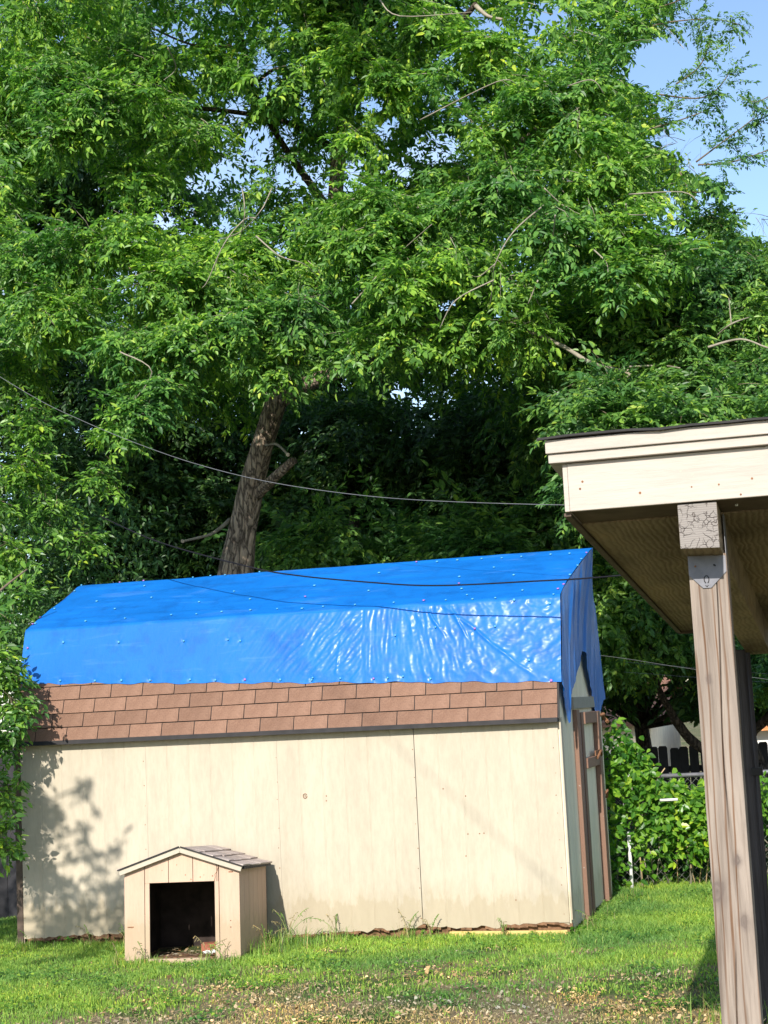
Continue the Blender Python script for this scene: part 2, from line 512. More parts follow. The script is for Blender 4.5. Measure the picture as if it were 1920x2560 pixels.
def make_ground():
    xs = np.unique(np.concatenate([np.linspace(-600, -20, 14), np.linspace(-20, 20, 161), np.linspace(20, 600, 14)]))
    ys = np.unique(np.concatenate([np.linspace(-300, -16, 10), np.linspace(-16, 20, 145), np.linspace(20, 900, 24)]))
    X, Y = np.meshgrid(xs, ys)
    Z = ground_z(X, Y)
    V = np.stack([X.ravel(), Y.ravel(), Z.ravel()], 1)
    nx, ny = len(xs), len(ys)
    i = (np.arange(ny - 1)[:, None] * nx + np.arange(nx - 1)).ravel()
    F = np.stack([i, i + 1, i + nx + 1, i + nx], 1)
    mt, nt, b = newmat('soil_and_thatch', .95, .1)
    v = coords(nt)
    n1 = tex(nt, v, 1.1, 4, .6); n2 = tex(nt, v, 55, 4, .7)
    c = ramp(nt, n2, [(.3, (.09, .065, .038)), (.5, (.21, .16, .095)), (.7, (.38, .30, .19))])
    g = ramp(nt, n2, [(.3, (.03, .055, .015)), (.7, (.09, .13, .04))])
    c = mixc(nt, ramp(nt, n1, [(.42, (0, 0, 0)), (.6, (1, 1, 1))]), g, c)
    nt.links.new(c, b.inputs['Base Color'])
    bump(nt, b, n2, .8, .02)
    link('ground', mesh_np('ground', V, F, [mt], smooth=True), kind='structure')
make_ground()

def bare(x, y):
    """0 = full turf, 1 = bare mulch"""
    q = noise.noise(Vector((x * .9, y * 1.1, 3.3))) * .55 + noise.noise(Vector((x * 3.1, y * 3.1, 9.1))) * .35
    t = (-y - 1.55 + q * 2.1 - max(0, 3.0 - x) * 1.5 - max(0, x - 5.7) * .8) / 1.25
    b = min(max(t, 0), 1)
    for (cx, cy, r) in ((4.35, -.75, .20), (3.1, -.75, .16), (3.9, -1.25, .15), (2.95, -1.7, .25), (5.15, -1.0, .14), (4.7, -1.9, .3)):
        d = math.hypot((x - cx) / 1.4, y - cy) / r
        b = max(b, min(1, max(0, 1.25 - d)) * .9)
    return b

def blades(n, xr, yr, hfun, keep, mats, name, **kw):
    X = rng.uniform(*xr, n); Y = rng.uniform(*yr, n)
    k = keep(X, Y); X, Y = X[k], Y[k]; n = len(X)
    Z = ground_z(X, Y)
    h = hfun(X, Y) * rng.uniform(.55, 1.25, n)
    a = rng.uniform(0, 2 * np.pi, n); la = rng.uniform(0, 2 * np.pi, n)
    wd = rng.uniform(.0022, .0042, n)
    ln = h * rng.uniform(.15, .95, n)
    ax, ay = np.cos(a) * wd, np.sin(a) * wd
    lx, ly = np.cos(la) * ln, np.sin(la) * ln
    V = np.zeros((n, 5, 3))
    V[:, 0] = np.stack([X - ax, Y - ay, Z - .01], 1); V[:, 1] = np.stack([X + ax, Y + ay, Z - .01], 1)
    V[:, 2] = np.stack([X + ax * .8 + lx * .4, Y + ay * .8 + ly * .4, Z + h * .6], 1)
    V[:, 3] = np.stack([X - ax * .8 + lx * .4, Y - ay * .8 + ly * .4, Z + h * .6], 1)
    V[:, 4] = np.stack([X + lx, Y + ly, Z + h * .92], 1)
    i = np.arange(n) * 5
    Q = np.stack([i, i + 1, i + 2, i + 3], 1); T = np.stack([i + 3, i + 2, i + 4], 1)
    me = mesh_np(name, V.reshape(-1, 3), [Q, T], mats, smooth=False)
    return link(name, me, kind='stuff', **kw)

def in_view(X, Y, Z=0, m_=60):
    P = np.stack([X, Y, np.zeros_like(X) + Z], 1)
    px, py, d = pix(P)
    return (px > -m_) & (px < W_PX + m_) & (py > -m_) & (py < H_PX + m_) & (d > 0)

BARE = np.vectorize(bare)
def keep_turf(X, Y):
    v = in_view(X, Y, 0, 120) | (rng.random(len(X)) < .06)
    inside = (X > 0) & (X < 4.88) & (Y > .02) & (Y < 2.44)
    inside |= (X > 1.42) & (X < 2.45) & (Y > -1.2) & (Y < -.2)
    v &= ~inside
    idx = np.where(v)[0]
    b = BARE(X[idx], Y[idx])
    v[idx] &= rng.random(len(idx)) > b ** .65 * .95
    return v
def turf_h(X, Y):
    nearwall = np.exp(-np.abs(Y + .15) / .22) * ((X > -1) & (X < 5.2))
    right = (X > 4.95) & (Y > -.6)
    patch = .5 + .5 * np.sin(X * 2.3 + 1.2) * np.sin(Y * 2.9) + .5 * np.sin(X * 9.1 + 2 * np.sin(Y * 3)) * np.sin(Y * 7.7 + X)
    return .026 + .017 * patch + .012 * nearwall + .018 * right
blades(520000, (-3.0, 9.0), (-5.6, 3.6), turf_h, keep_turf, [M['grass']], 'grass',
       label='short green lawn grass in front of and beside the shed', cat='grass')
def keep_dry(X, Y):
    v = in_view(X, Y, 0, 80)
    idx = np.where(v)[0]
    b = BARE(X[idx], Y[idx])
    v[idx] &= rng.random(len(idx)) < .12 + b * .85
    return v
blades(90000, (.5, 7.6), (-4.6, 1.0), lambda X, Y: .016 + 0 * X, keep_dry, [M['drygrass']], 'dry_grass',
       label='straw coloured dry grass and thatch in the thin patches of the lawn', cat='dry grass')

def make_clover():
    cx, cy = rng.uniform(-.3, 6.4, 260), rng.uniform(-4.2, 2.4, 260)
    k = in_view(cx, cy, 0, 40) & ~((cy > -.2) & (cx < 5.0)) & ~((cx > 1.35) & (cx < 2.6) & (cy > -1.4) & (cy < 0)); cx, cy = cx[k], cy[k]
    n = len(cx) * 34; i = rng.integers(0, len(cx), n)
    X = cx[i] + rng.normal(0, .07, n); Y = cy[i] + rng.normal(0, .07, n)
    T = np.stack([X, Y, ground_z(X, Y) + rng.uniform(.025, .06, n)], 1)
    xd = np.stack([rng.normal(0, 1, n), rng.normal(0, 1, n), rng.normal(0, .25, n)], 1)
    A = rot_from(xd, np.tile([0, -.25, 1.], (n, 1)) + rng.normal(0, .3, (n, 3))) * rng.uniform(.014, .032, n)[:, None, None]
    link('clover', leaves_mesh('clover', A, T, M['leafbig'], leaf_template(.05, .75)), kind='stuff', label='small patches of clover and broad weeds in the lawn', cat='clover')

def make_chips():
    n = 16000
    X = rng.uniform(1.0, 7.4, n); Y = rng.uniform(-4.6, -.4, n)
    b = BARE(X, Y)
    k = (rng.random(n) < b ** 2.1 * .65 + .006) & in_view(X, Y, 0, 60)
    X, Y = X[k], Y[k]; n = len(X); Z = ground_z(X, Y) + rng.uniform(.006, .03, n)
    L = rng.uniform(.004, .012, n) * (1 + (rng.random(n) < .12) * .9); Wd = L * rng.uniform(.3, .7, n); T = .0025
    a = rng.uniform(0, np.pi, n)
    base = np.array([(-1, -1, 0), (1, -.8, 0), (.8, 1, 0), (-.9, .7, 0), (-1, -1, 1), (1, -.8, 1), (.8, 1, 1), (-.9, .7, 1)], float)
    V = np.repeat(base[None], n, 0) + rng.normal(0, .13, (n, 8, 3)) * [1, 1, .3]
    V[:, :, 0] *= L[:, None]; V[:, :, 1] *= Wd[:, None]; V[:, :, 2] *= T
    V[:, :, 2] += V[:, :, 0] * rng.normal(0, .4, n)[:, None] + V[:, :, 1] * rng.normal(0, .6, n)[:, None]
    c, s = np.cos(a)[:, None], np.sin(a)[:, None]
    x = V[:, :, 0] * c - V[:, :, 1] * s; y = V[:, :, 0] * s + V[:, :, 1] * c
    V[:, :, 0] = x + X[:, None]; V[:, :, 1] = y + Y[:, None]; V[:, :, 2] += Z[:, None]
    q = np.array([(0, 3, 2, 1), (4, 5, 6, 7), (0, 1, 5, 4), (1, 2, 6, 5), (2, 3, 7, 6), (3, 0, 4, 7)])
    F = (q[None] + (np.arange(n) * 8)[:, None, None]).reshape(-1, 4)
    link('wood_chips', mesh_np('wood_chips', V.reshape(-1, 3), F, [M['chip']]), kind='stuff',
         label='pale wood chips scattered over the bare patch of the lawn', cat='wood chips')
make_chips()

# ------------------------------------------------------------------ shed
L, D = 4.88, 2.44
PROF = [(-.07, 1.735), (.22, 2.74), (1.22, 3.21), (2.22, 2.74), (2.51, 1.735)]
def prof_z(y):
    for (y0, z0), (y1, z1) in zip(PROF, PROF[1:]):
        if y <= y1:
            return z0 + (z1 - z0) * (y - y0) / (y1 - y0)
    return PROF[-1][1]
shed = thing('garden_shed', 'long cream panelled barn shed with brown shingles under a blue tarp', 'shed', (0, 0, 0))

def grooved(name, x0, x1, zb, zt, mat, axis='x', pos=0.0, out=-1, thick=.012, grooves=None, jag=0.0, rotz=None, parent=shed, gd=.007, gw=.006):
    """panel in the x (or y) direction with recessed vertical grooves; zb, zt functions of the coordinate"""
    cols = []
    step = .035 if jag else .3
    xs = list(np.arange(x0, x1, step)) + [x1]
    for g in (grooves or []):
        xs += [g - gw, g - gw * .55, g + gw * .55, g + gw]
    xs = sorted(x for x in set(np.round(xs, 5)) if x0 - 1e-6 <= x <= x1 + 1e-6)
    V = []; mi = []; Fc = []
    for x in xs:
        d = 0
        for g in (grooves or []):
            if abs(x - g) <= gw * .6:
                d = gd
        a, t = zb(x), zt(x)
        front = pos + out * (thick - d)
        back = pos
        row = [(back, a + .004), (front, a), (front, a + (.05 if jag else .01)), (front, t), (back, t)]
        for (p, z) in row:
            V.append((x, p, z) if axis == 'x' else (p, x, z))
    n = 5
    for i in range(len(xs) - 1):
        for k in range(n - 1):
            f = (i * n + k, (i + 1) * n + k, (i + 1) * n + k + 1, i * n + k + 1)
            if (axis == 'x') != (out < 0):
                f = f[::-1]
            Fc.append(f)
    Fc.append(tuple(range(n))); Fc.append(tuple((len(xs) - 1) * n + k for k in range(n))[::-1])
    mb = MB(); mb.add(V, Fc)
    return mb.build(name, mat, parent)

def jagged(x):
    # ragged rotten lower edge, worst at the right-hand corner and at the joints
    z = -.045 * (4.88 - x) / 4.88
    r = noise.noise(Vector((x * 9, 0, 1))) * .028 + noise.noise(Vector((x * 27, 0, 5))) * .018
    w_ = .062 + .02 * math.sin(x * 2.1)
    w_ += .055 * math.exp(-((x - 4.70) / .28) ** 2) + .035 * math.exp(-((x - 3.66) / .05) ** 2) + .03 * math.exp(-((x - 1.2) / .2) ** 2)
    return z + max(.012, w_ + r)
for i in range(4):
    x0, x1 = i * 1.22 + (.0025 if i == 3 else .0007), (i + 1) * 1.22 - (.003 if i == 2 else .0007)
    g = [i * 1.22 + .203 * k for k in range(1, 6)]
    grooved('siding_panel', x0, x1, jagged, lambda x: 1.74, M['siding'], 'x', 0.0, -1, .014, g, jag=1, gd=.0022, gw=.006)
# rotten fibre hanging out at the lower edge, dark sill behind, new yellow board at the right
mb = MB(); mb.box((.01, .03, -.09), (4.87, .09, .14)); mb.build('sill', M['rot'], shed)
mb = MB()
for k in range(150):
    x = random.choice([random.uniform(.02, 4.86), random.uniform(4.2, 4.86), random.uniform(2.4, 3.0), random.uniform(.05, 1.2)])
    z = jagged(x) - .004
    wd, hh = random.uniform(.012, .05), random.uniform(.008, .03)
    mb.hexa([(x - wd, -.012, z - hh * random.random()), (x + wd, -.016, z - hh), (x + wd, .02, z - hh), (x - wd, .02, z - hh),
             (x - wd, -.010, z + .012), (x + wd, -.010, z + .006), (x + wd, .02, z + .01), (x - wd, .02, z + .01)])
mb.build('rotten_edge', M['rot'], shed, kind='stuff')
mb = MB(); mb.box((3.88, -.022, -.05), (4.86, .018, .038)); mb.build('base_board', M['yellow_board'], shed, bevel=.004, label='new yellow lumber board under the rotten siding')
# corner trims
mb = MB()
zs = np.linspace(.10, 1.735, 22)
for a, b_ in zip(zs, zs[1:]):
    e = .004 * noise.noise(Vector((0, 0, a * 9)))
    mb.box((4.80 + e, -.024, a), (4.882, -.0145, b_ + .0001))
mb.build('corner_trim', M['siding'], shed)
mb = MB(); mb.box((-.062, -.02, -.08), (-.003, .07, 1.72)); mb.build('corner_board', M['darkbrown'], shed, bevel=.004)
# nail heads on the front wall
mb = MB()
for xx in (.02, 1.2, 2.43, 3.645, 4.84):
    for z in np.arange(.18, 1.7, .19):
        x = xx + random.uniform(-.006, .006); zz = z + random.uniform(-.04, .04)
        y = -.0145 if xx < 4.7 else -.0245
        mb.tube([(x, y + .003, zz), (x, y - .0015, zz)], random.uniform(.003, .0055), 6)
for (px_, py_) in ((763, 1990), (816, 1990), (816, 2002), (1199, 2084), (1210, 2083), (1164, 1990), (1108, 1972), (1170, 2085), (1165, 2140), (1290, 2250)):
    P = at(px_, py_, -.014); mb.tube([(P[0], -.010, P[2]), (P[0], -.016, P[2])], .006, 7)
mb.build('nail_heads', M['rust'], shed, kind='stuff')
P = at(763, 1990, -.014)
mb = MB()
ring = [(P[0] + .017 * math.cos(a), -.017, P[2] + .019 * math.sin(a)) for a in np.linspace(0.4, 2 * math.pi, 14)]
mb.tube(ring, .0035, 5); mb.build('screw_eye', M['rust'], shed)

# far walls
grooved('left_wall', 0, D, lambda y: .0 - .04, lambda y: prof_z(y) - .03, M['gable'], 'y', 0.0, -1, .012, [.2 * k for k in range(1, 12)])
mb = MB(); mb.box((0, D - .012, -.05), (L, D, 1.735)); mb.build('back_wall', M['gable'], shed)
gr = [.203 * k for k in range(1, 12)]
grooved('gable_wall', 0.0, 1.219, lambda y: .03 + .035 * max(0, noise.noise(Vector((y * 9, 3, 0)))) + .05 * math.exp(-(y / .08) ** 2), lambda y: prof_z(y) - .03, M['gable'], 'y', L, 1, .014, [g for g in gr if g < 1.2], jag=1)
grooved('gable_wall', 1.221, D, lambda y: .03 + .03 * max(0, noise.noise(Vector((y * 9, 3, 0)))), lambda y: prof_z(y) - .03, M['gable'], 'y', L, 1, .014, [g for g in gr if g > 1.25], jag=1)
mb = MB(); mb.box((L + .0145, -.014, .12), (L + .028, .075, 1.74)); mb.build('corner_trim', M['siding'], shed)

# door on the gable end: leaf standing inside brown frame boards
XD = L + .016
mb = MB(); mb.box((XD, .62, 1.80), (XD + .03, 1.98, 1.90)); mb.build('header_board', M['greywood'], shed, bevel=.003)
door = link('door', None, shed); door.empty_display_size = .1
mb = MB(); mb.box((XD, .70, .02), (XD + .038, .86, 1.79)); mb.build('frame_board', M['brown_paint'], door, bevel=.004)
mb = MB(); mb.box((XD, 1.00, .02), (XD + .030, 1.12, 1.765)); mb.build('stile', M['brown_paint'], door, bevel=.004)
mb = MB(); mb.box((XD, 1.86, .03), (XD + .050, 2.02, 1.765)); mb.build('stile', M['brown_paint'], door, bevel=.004)
mb = MB(); mb.box((XD, 1.122, 1.66), (XD + .045, 1.858, 1.765)); mb.build('rail', M['brown_paint'], door, bevel=.004)
mb = MB(); mb.box((XD, 1.122, 1.27), (XD + .045, 1.858, 1.36)); mb.build('rail', M['brown_paint'], door, bevel=.004)
mb = MB(); mb.box((XD, .862, .03), (XD + .012, .998, 1.76)); mb.build('door_panel', M['darkbrown'], door)
mb = MB()
mb.box((XD + .012, .90, .04), (XD + .016, .955, 1.75))
for z in np.arange(.05, 1.74, .03):
    mb.tube([(XD + .022, .93, z), (XD + .022, .93, z + .024)], .0075, 6)
mb.build('piano_hinge', M['metal'], door)
mb = MB()
mb.box((XD + .046, 1.55, 1.365), (XD + .056, 1.95, 1.41)); mb.tube([(XD + .06, 1.60, 1.34), (XD + .075, 1.70, 1.395), (XD + .07, 1.83, 1.40), (XD + .055, 1.92, 1.355)], .011, 6)
mb.build('latch', M['rust'], door)
mb = MB()
mb.tube([(XD + .03, 2.03, 1.72), (XD + .07, 2.10, 1.73), (XD + .06, 2.2, 1.69), (XD + .10, 2.16, 1.655)], .018, 6)
mb.build('strap_hinge', M['rust'], door)
mb = MB()
mb.tube([(XD + .03, 2.04, .98), (XD + .06, 2.11, 1.02), (XD + .04, 2.17, .95)], .012, 6)
mb.build('strap_hinge', M['rust'], door)

# roof shell, black edge strip and shingle tabs
mb = MB()
T = .03
ins = [(-.055, 1.735), (.245, 2.71), (1.22, 3.175), (2.195, 2.71), (2.495, 1.735)]
V = []
for x in (-.03, L + .03):
    V += [(x, y, z) for y, z in PROF] + [(x, y, z) for y, z in ins]
Fc = []
for i in range(4):
    Fc += [(i, 10 + i, 11 + i, i + 1), (5 + i, 6 + i, 16 + i, 15 + i), (i, i + 1, 6 + i, 5 + i), (10 + i, 15 + i, 16 + i, 11 + i)]
Fc += [(0, 5, 15, 10), (4, 14, 19, 9)]
mb.add(V, Fc); roof = mb.build('roof', M['black'], shed)
mb = MB(); mb.hexa([(-.045, -.105, 1.705), (4.895, -.105, 1.705), (4.895, -.0145, 1.705), (-.045, -.0145, 1.705),
                    (-.045, -.085, 1.742), (4.895, -.085, 1.742), (4.895, -.0145, 1.742), (-.045, -.0145, 1.742)])
mb.build('eave_strip', M['black'], shed)
sl = Vector((0, .29, 1.005)); SL = sl.length; sl.normalize(); sn = Vector((0, -1.005, .29)).normalized()
O = Vector((0, -.074, 1.733))
protos = []
def tab_mesh(wd, hh, seed):
    random.seed(seed)
    mb = MB()
    e = [random.uniform(-.0018, .0018) for _ in range(4)]
    def P(x, s, n):
        return tuple(Vector((x, 0, 0)) + sl * s + sn * n)
    mb.hexa([P(0, 0 + e[0], .003), P(wd, 0 + e[1], .003), P(wd, hh, .0015), P(0, hh, .0015),
             P(0.001, e[0], .0105), P(wd - .001, e[1], .0105), P(wd, hh, .0045), P(0, hh, .0045)])
    # swap so faces wind outwards
    return mb.mesh('shingle', M['shingle'])
tabs = [tab_mesh(.2975, .1215, s) for s in range(4)]
for c in range(5):
    off = [-.09, -.245, -.15, -.305, -.2][c] + .0
    x = off - .03
    while x < 4.90:
        a, b_ = max(x, -.045), min(x + .2975, 4.895)
        if b_ - a > .03:
            if b_ - a > .295:
                me = random.choice(tabs)
            else:
                me = tab_mesh(b_ - a, .1215, 50 + c)
            o = link('shingle', me, roof)
            o.location = O + Vector((a, 0, 0)) + sl * (c * .1275) 
        x += .305
random.seed(11)

# ------------------------------------------------------------------ tarp
tarp = thing('tarp', 'wrinkled blue plastic tarp nailed over the shed roof and gable', 'tarp', (0, 0, 0))
def tarp_profile(v, zb):
    """v in 0..1 from the front lower edge over both ridges to the far eave -> (y, z, segment)"""
    yb = PROF[0][0] + .29 * (zb - 1.735) / 1.005
    pts = [(yb, zb), PROF[1], PROF[2], PROF[3], (2.46, 1.9)]
    return pts
def build_tarp():
    nx = 520
    segs = [74, 84, 30, 30]
    X = np.linspace(-.04, L + .055, nx)
    V = []; seams = []
    for i, x in enumerate(X):
        u = x / L
        zb = 2.262 + (2.026 - 2.262) * u
        if .05 < u < 1:
            zb += .006 * math.sin(x * 11) + .004 * math.sin(x * 27 + 1)
        pts = tarp_profile(0, zb)
        prow = 0.0
        k0 = 0
        for s, ns in enumerate(segs):
            (y0, z0), (y1, z1) = pts[s], pts[s + 1]
            dn = Vector((0, -(z1 - z0), (y1 - y0))).normalized()
            for k in range(ns + (1 if s == 3 else 0)):
                t = k / ns
                y = y0 + (y1 - y0) * t; z = z0 + (z1 - z0) * t
                # rounded folds
                ln = math.hypot(y1 - y0, z1 - z0)
                d = t * ln
                off = .022
                if s == 0:
                    dz_ = d
                    q = Vector((x, 0, dz_))
                    amp = .0003 + .0042 * min(1, max(0, (x - 1.75) / 1.0)) ** 1.5 * (.75 + .5 * noise.noise(Vector((x * 1.9, dz_ * 2.5, 11))))
                    # fans of folds that run up and to the right from the lower nails
                    a1 = R(52) if x < 3.2 else R(90 + (x - 3.2) * 22)
                    cx_ = x * math.sin(a1) - dz_ * math.cos(a1)
                    cy_ = x * math.cos(a1) + dz_ * math.sin(a1)
                    r1 = 1 - abs(noise.noise(Vector((cx_ * 21 + .4 * noise.noise(Vector((x * 5, dz_ * 5, 0))), cy_ * 3.4, 0.3)))) * 2
                    r2 = 1 - abs(noise.noise(Vector((cx_ * 34, cy_ * 6, 4.3)))) * 2
                    r3 = noise.noise(Vector((x * 34, dz_ * 46, 7))) * .9
                    off += amp * (1.0 * r1 + .55 * r2 + .35 * r3)
                    off += .004 * noise.noise(Vector((x * 1.6, dz_ * 1.5, 2)))
                    # two long pulls on the right and the small tight ones at the nails
                    for (xa, za, xb, zb2, wd) in ((3.90, .70, 4.74, .02, .012), (3.98, .68, 4.16, .34, .009), (3.78, .66, 3.95, .40, .008), (3.02, .40, 2.98, .0, .007), (2.75, .45, 2.35, 0, .006)):
                        px_, pz = x - xa, dz_ - za
                        ex, ez = xb - xa, zb2 - za
                        l2 = ex * ex + ez * ez
                        tt = max(0, min(1, (px_ * ex + pz * ez) / l2))
                        dd = math.hypot(px_ - ex * tt, pz - ez * tt)
                        dd += .012 * noise.noise(Vector((x * 9, dz_ * 9, 3))); off += (.009 if x > 3.5 else .004) * math.exp(-(dd / wd) ** 2) * min(1, 4 * tt * (1 - tt) + .15)
                    e = min(dz_ / .10, 1)
                    off = .012 + (off - .012) * (.35 + .65 * e)
                    off += .006 * (1 - e) * noise.noise(Vector((x * 9, 1, 4)))
                else:
                    off += .008 * noise.noise(Vector((x * 1.3, y * 4, z * 4))) + .0025 * noise.noise(Vector((x * 6, y * 16, 5)))
                if s == 1:
                    off += .010 * max(0, noise.noise(Vector((x * .8 + y * 2, y * 9, 8))))
                # prow of the ridge at the right-hand end, pulled a little at the corner
                hgt = max(0, (z - 2.78) / .46)
                xx = x + (.165 * hgt ** 1.3) * max(0, (x - 4.0) / .93) ** 2
                # left end: the ridge sits in from the end of the eave
                xx += .07 * hgt * max(0, (1.0 - x)) ** 2
                V.append((xx, y + dn.y * off, z + dn.z * off))
    n = sum(segs) + 1
    V = np.array(V)
    i = (np.arange(nx - 1)[:, None] * n + np.arange(n - 1)).ravel()
    F = np.stack([i, i + n, i + n + 1, i + 1], 1)
    return V.reshape(nx, n, 3), segs, F
TV, TSEG, TF = build_tarp()

def flap(side):
    """tarp hanging down over a gable end: two points with a notch between them"""
    ys = np.linspace(-.02, 2.50, 150)
    bot = [(-.02, 2.03), (.08, 1.93), (.22, 1.79), (.30, 1.685), (.36, 1.70), (.45, 1.83), (.58, 1.96), (.78, 2.08), (.98, 2.18), (1.16, 2.31), (1.26, 2.30), (1.40, 2.17), (1.56, 2.03), (1.74, 1.88), (1.88, 1.745), (2.20, 1.735), (2.28, 1.78), (2.38, 1.86), (2.50, 1.885)]
    by, bz = zip(*bot)
    nz = 60
    V = []
    for y in ys:
        zb = float(np.interp(y, by, bz)) + .006 * noise.noise(Vector((y * 14, 0, 2)))
        zt = prof_z(min(max(y, -.0), 2.46)) + .024
        prow = .06 + (.165 if side > 0 else -.06) * max(0, (zt - 2.78 - .02) / .46) ** 1.2
        if side < 0: prow -= .02
        for k in range(nz):
            t = k / (nz - 1)
            z = zt + (zb - zt) * t
            drop = (zt - z)
            x = .024 + (prow - .024) * math.exp(-drop / .55)
            fold = .020 * noise.noise(Vector((y * 7, z * .7, 3))) + .010 * noise.noise(Vector((y * 19, z * 1.6, 5)))
            # the deep fold above the notch
            fold += .014 * math.exp(-((y - 1.30 + (z - 2.3) * -.10) / .05) ** 2) - .012 * math.exp(-((y - 1.20 + (z - 2.3) * -.12) / .04) ** 2)
            fold += .018 * math.exp(-((y - .42 - (z - 2.0) * .25) / .035) ** 2)
            x += fold * min(1, drop / .12) * .9 + .012 * min(1, drop / .2)
            x = max(x, .024)
            V.append((L + x if side > 0 else -x + .07 * max(0, (zt - 2.80) / .46), y, z))
    n = nz
    i = (np.arange(len(ys) - 1)[:, None] * n + np.arange(n - 1)).ravel()
    F = np.stack([i, i + 1, i + n + 1, i + n], 1)
    if side < 0:
        F = F[:, ::-1]
    link('gable_flap', mesh_np('gable_flap', np.array(V), F, [M['tarp']], smooth=True), tarp)
flap(1); flap(-1)

# cap nails: pale green and a few pink washers
def cap_mesh(mt):
    mb = MB()
    n = 10
    V = [(.011 * math.cos(2 * math.pi * k / n), .011 * math.sin(2 * math.pi * k / n), 0) for k in range(n)]
    V += [(.011 * math.cos(2 * math.pi * k / n), .011 * math.sin(2 * math.pi * k / n), .005) for k in range(n)] + [(0, 0, .0075)]
    Fc = [(k, (k + 1) % n, n + (k + 1) % n, n + k) for k in range(n)] + [(n + k, n + (k + 1) % n, 2 * n) for k in range(n)]
    mb.add(V, Fc)
    return mb.mesh('cap_nail', mt, True)
cg, cp = cap_mesh(M['grommet']), cap_mesh(M['pinkcap'])
def c1(x, y): return (x / 2.074, 1340 + y / 2.074)
def c2(x, y): return (700 + x / 1.975, 1340 + y / 1.975)
caps = [c1(*p) for p in ((388,287),(285,377),(500,340),(748,260),(788,320),(595,378),(1213,288),(1297,330),(1033,345),(443,442),(650,427),(886,411),(1019,404),(1150,395),(1299,385),(1439,379),(1565,377),(1629,258),(330,550),(614,550),(952,544),(1185,538),(1246,544),(1001,207),(1090,203),(1168,205),(1346,184),(315,750),(495,750),(630,748),(778,750),(985,745),(1117,747),(1455,747),(1615,745),(420,255),(185,455))]
caps += [c2(*p) for p in ((487,183),(170,245),(437,272),(213,350),(372,342),(564,330),(818,316),(949,312),(1064,310),(1156,313),(1352,296),(887,202),(897,261),(921,292),(1055,155),(1152,194),(1198,270),(1434,192),(1469,148),(1489,114),(1432,87),(1336,93),(1192,103),(1097,110),(994,112),(877,121),(778,128),(160,700),(300,705),(530,700),(610,692),(745,703),(568,490),(1232,612),(1063,445),(768,450),(1335,330))]
pinks = [c1(*p) for p in ((620,221),(742,217),(1583,317),(210,424),(167,457),(147,582),(167,762),(1270,747))] + [c2(*p) for p in ((125,302),(712,320),(882,235),(963,457),(1399,238),(1371,262),(1512,82),(1337,712),(460,705),(675,130))]
flat = TV[:, :TSEG[0] + TSEG[1] + 1].reshape(-1, 3)
fx, fy, _d = pix(flat)
for lst, me in ((caps, cg), (pinks, cp)):
    for (a, b_) in lst:
        i = int(np.argmin((fx - a) ** 2 + (fy - b_) ** 2))
        p = flat[i].copy()
        front = p[2] < 2.745
        dv = TV - p
        r2 = (dv ** 2).sum(2)
        ang = np.arctan2(dv[..., 2] + dv[..., 1], dv[..., 0])
        dent = -.004 * np.exp(-r2 / .022 ** 2) + .0016 * np.exp(-r2 / .075 ** 2) * np.maximum(0, np.sin(ang * 5 + a)) ** 2
        nv = np.array([0, -1.005, .29]) if front else np.array([0, -.42, .9])
        TV += dent[..., None] * nv
        nrm = Vector((0, -1.005, .29)) if front else Vector((0, -.47, 1.0))
        o = link('cap_nail', me, tarp)
        o.location = Vector(p) + nrm.normalized() * .004
        o.rotation_euler = nrm.to_track_quat('Z', 'Y').to_euler()
        s = random.uniform(.8, 1.15); o.scale = (s, s, 1)
link('tarp_sheet', mesh_np('tarp_sheet', TV.reshape(-1, 3), TF, [M['tarp']], smooth=True), tarp)

# ------------------------------------------------------------------ dog house
DW, DD = .935, .97
dog = thing('doghouse', 'small tan wooden doghouse with shingled gable roof standing against the shed', 'doghouse', (1.545, -1.245, -.004), R(7.5))
dog.rotation_euler = (R(-4.2), 0, R(7.5))
def dog_front():
    # strips between grooves, cut round the opening
    ox0, ox1, oz = .205, .735, .605
    def top(x):
        return .70 + (.858 - .70) * (1 - abs(x - DW / 2) / (DW / 2))
    def strip(x0, x1, z0, zfun, name='front_board'):
        mb = MB()
        xs = sorted({x0, x1} | ({DW / 2} if x0 < DW / 2 < x1 else set()))
        V = []
        for x in xs:
            V += [(x, 0, z0), (x, .014, z0), (x, 0, zfun(x)), (x, .014, zfun(x))]
        Fc = []
        for i in range(len(xs) - 1):
            a = i * 4
            Fc += [(a, a + 4, a + 6, a + 2), (a + 1, a + 3, a + 7, a + 5), (a, a + 1, a + 5, a + 4), (a + 2, a + 6, a + 7, a + 3)]
        Fc += [(0, 2, 3, 1), (len(xs) * 4 - 4, len(xs) * 4 - 3, len(xs) * 4 - 1, len(xs) * 4 - 2)]
        mb.add(V, Fc); mb.build(name, M['dog'], dog, bevel=.0015)
    g = .0022
    strip(0, .166 - g, -.03, top)
    strip(.166 + g, ox0, -.03, top) if False else None
    # left jamb strip, the three strips over the opening, right jamb, right strip
    strip(.166 + g, ox0 + .0, -.03, lambda x: oz)
    strip(.166 + g, .362 - g, oz + .0005, top)
    strip(.362 + g, .560 - g, oz + .0005, top)
    strip(.560 + g, .755 - g, oz + .0005, top)
    strip(ox1 - .0, .770 - g, -.03, lambda x: oz)
    strip(.770 + g, DW, -.03, top)
    mb = MB(); mb.box((.757, .001, oz + .0008), (.768 - g, .013, .765)); mb.build('front_board', M['dog'], dog)
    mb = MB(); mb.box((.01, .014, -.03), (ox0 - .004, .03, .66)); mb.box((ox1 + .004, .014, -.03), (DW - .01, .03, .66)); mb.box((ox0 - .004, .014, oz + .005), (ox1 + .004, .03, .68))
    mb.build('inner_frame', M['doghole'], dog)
dog_front()
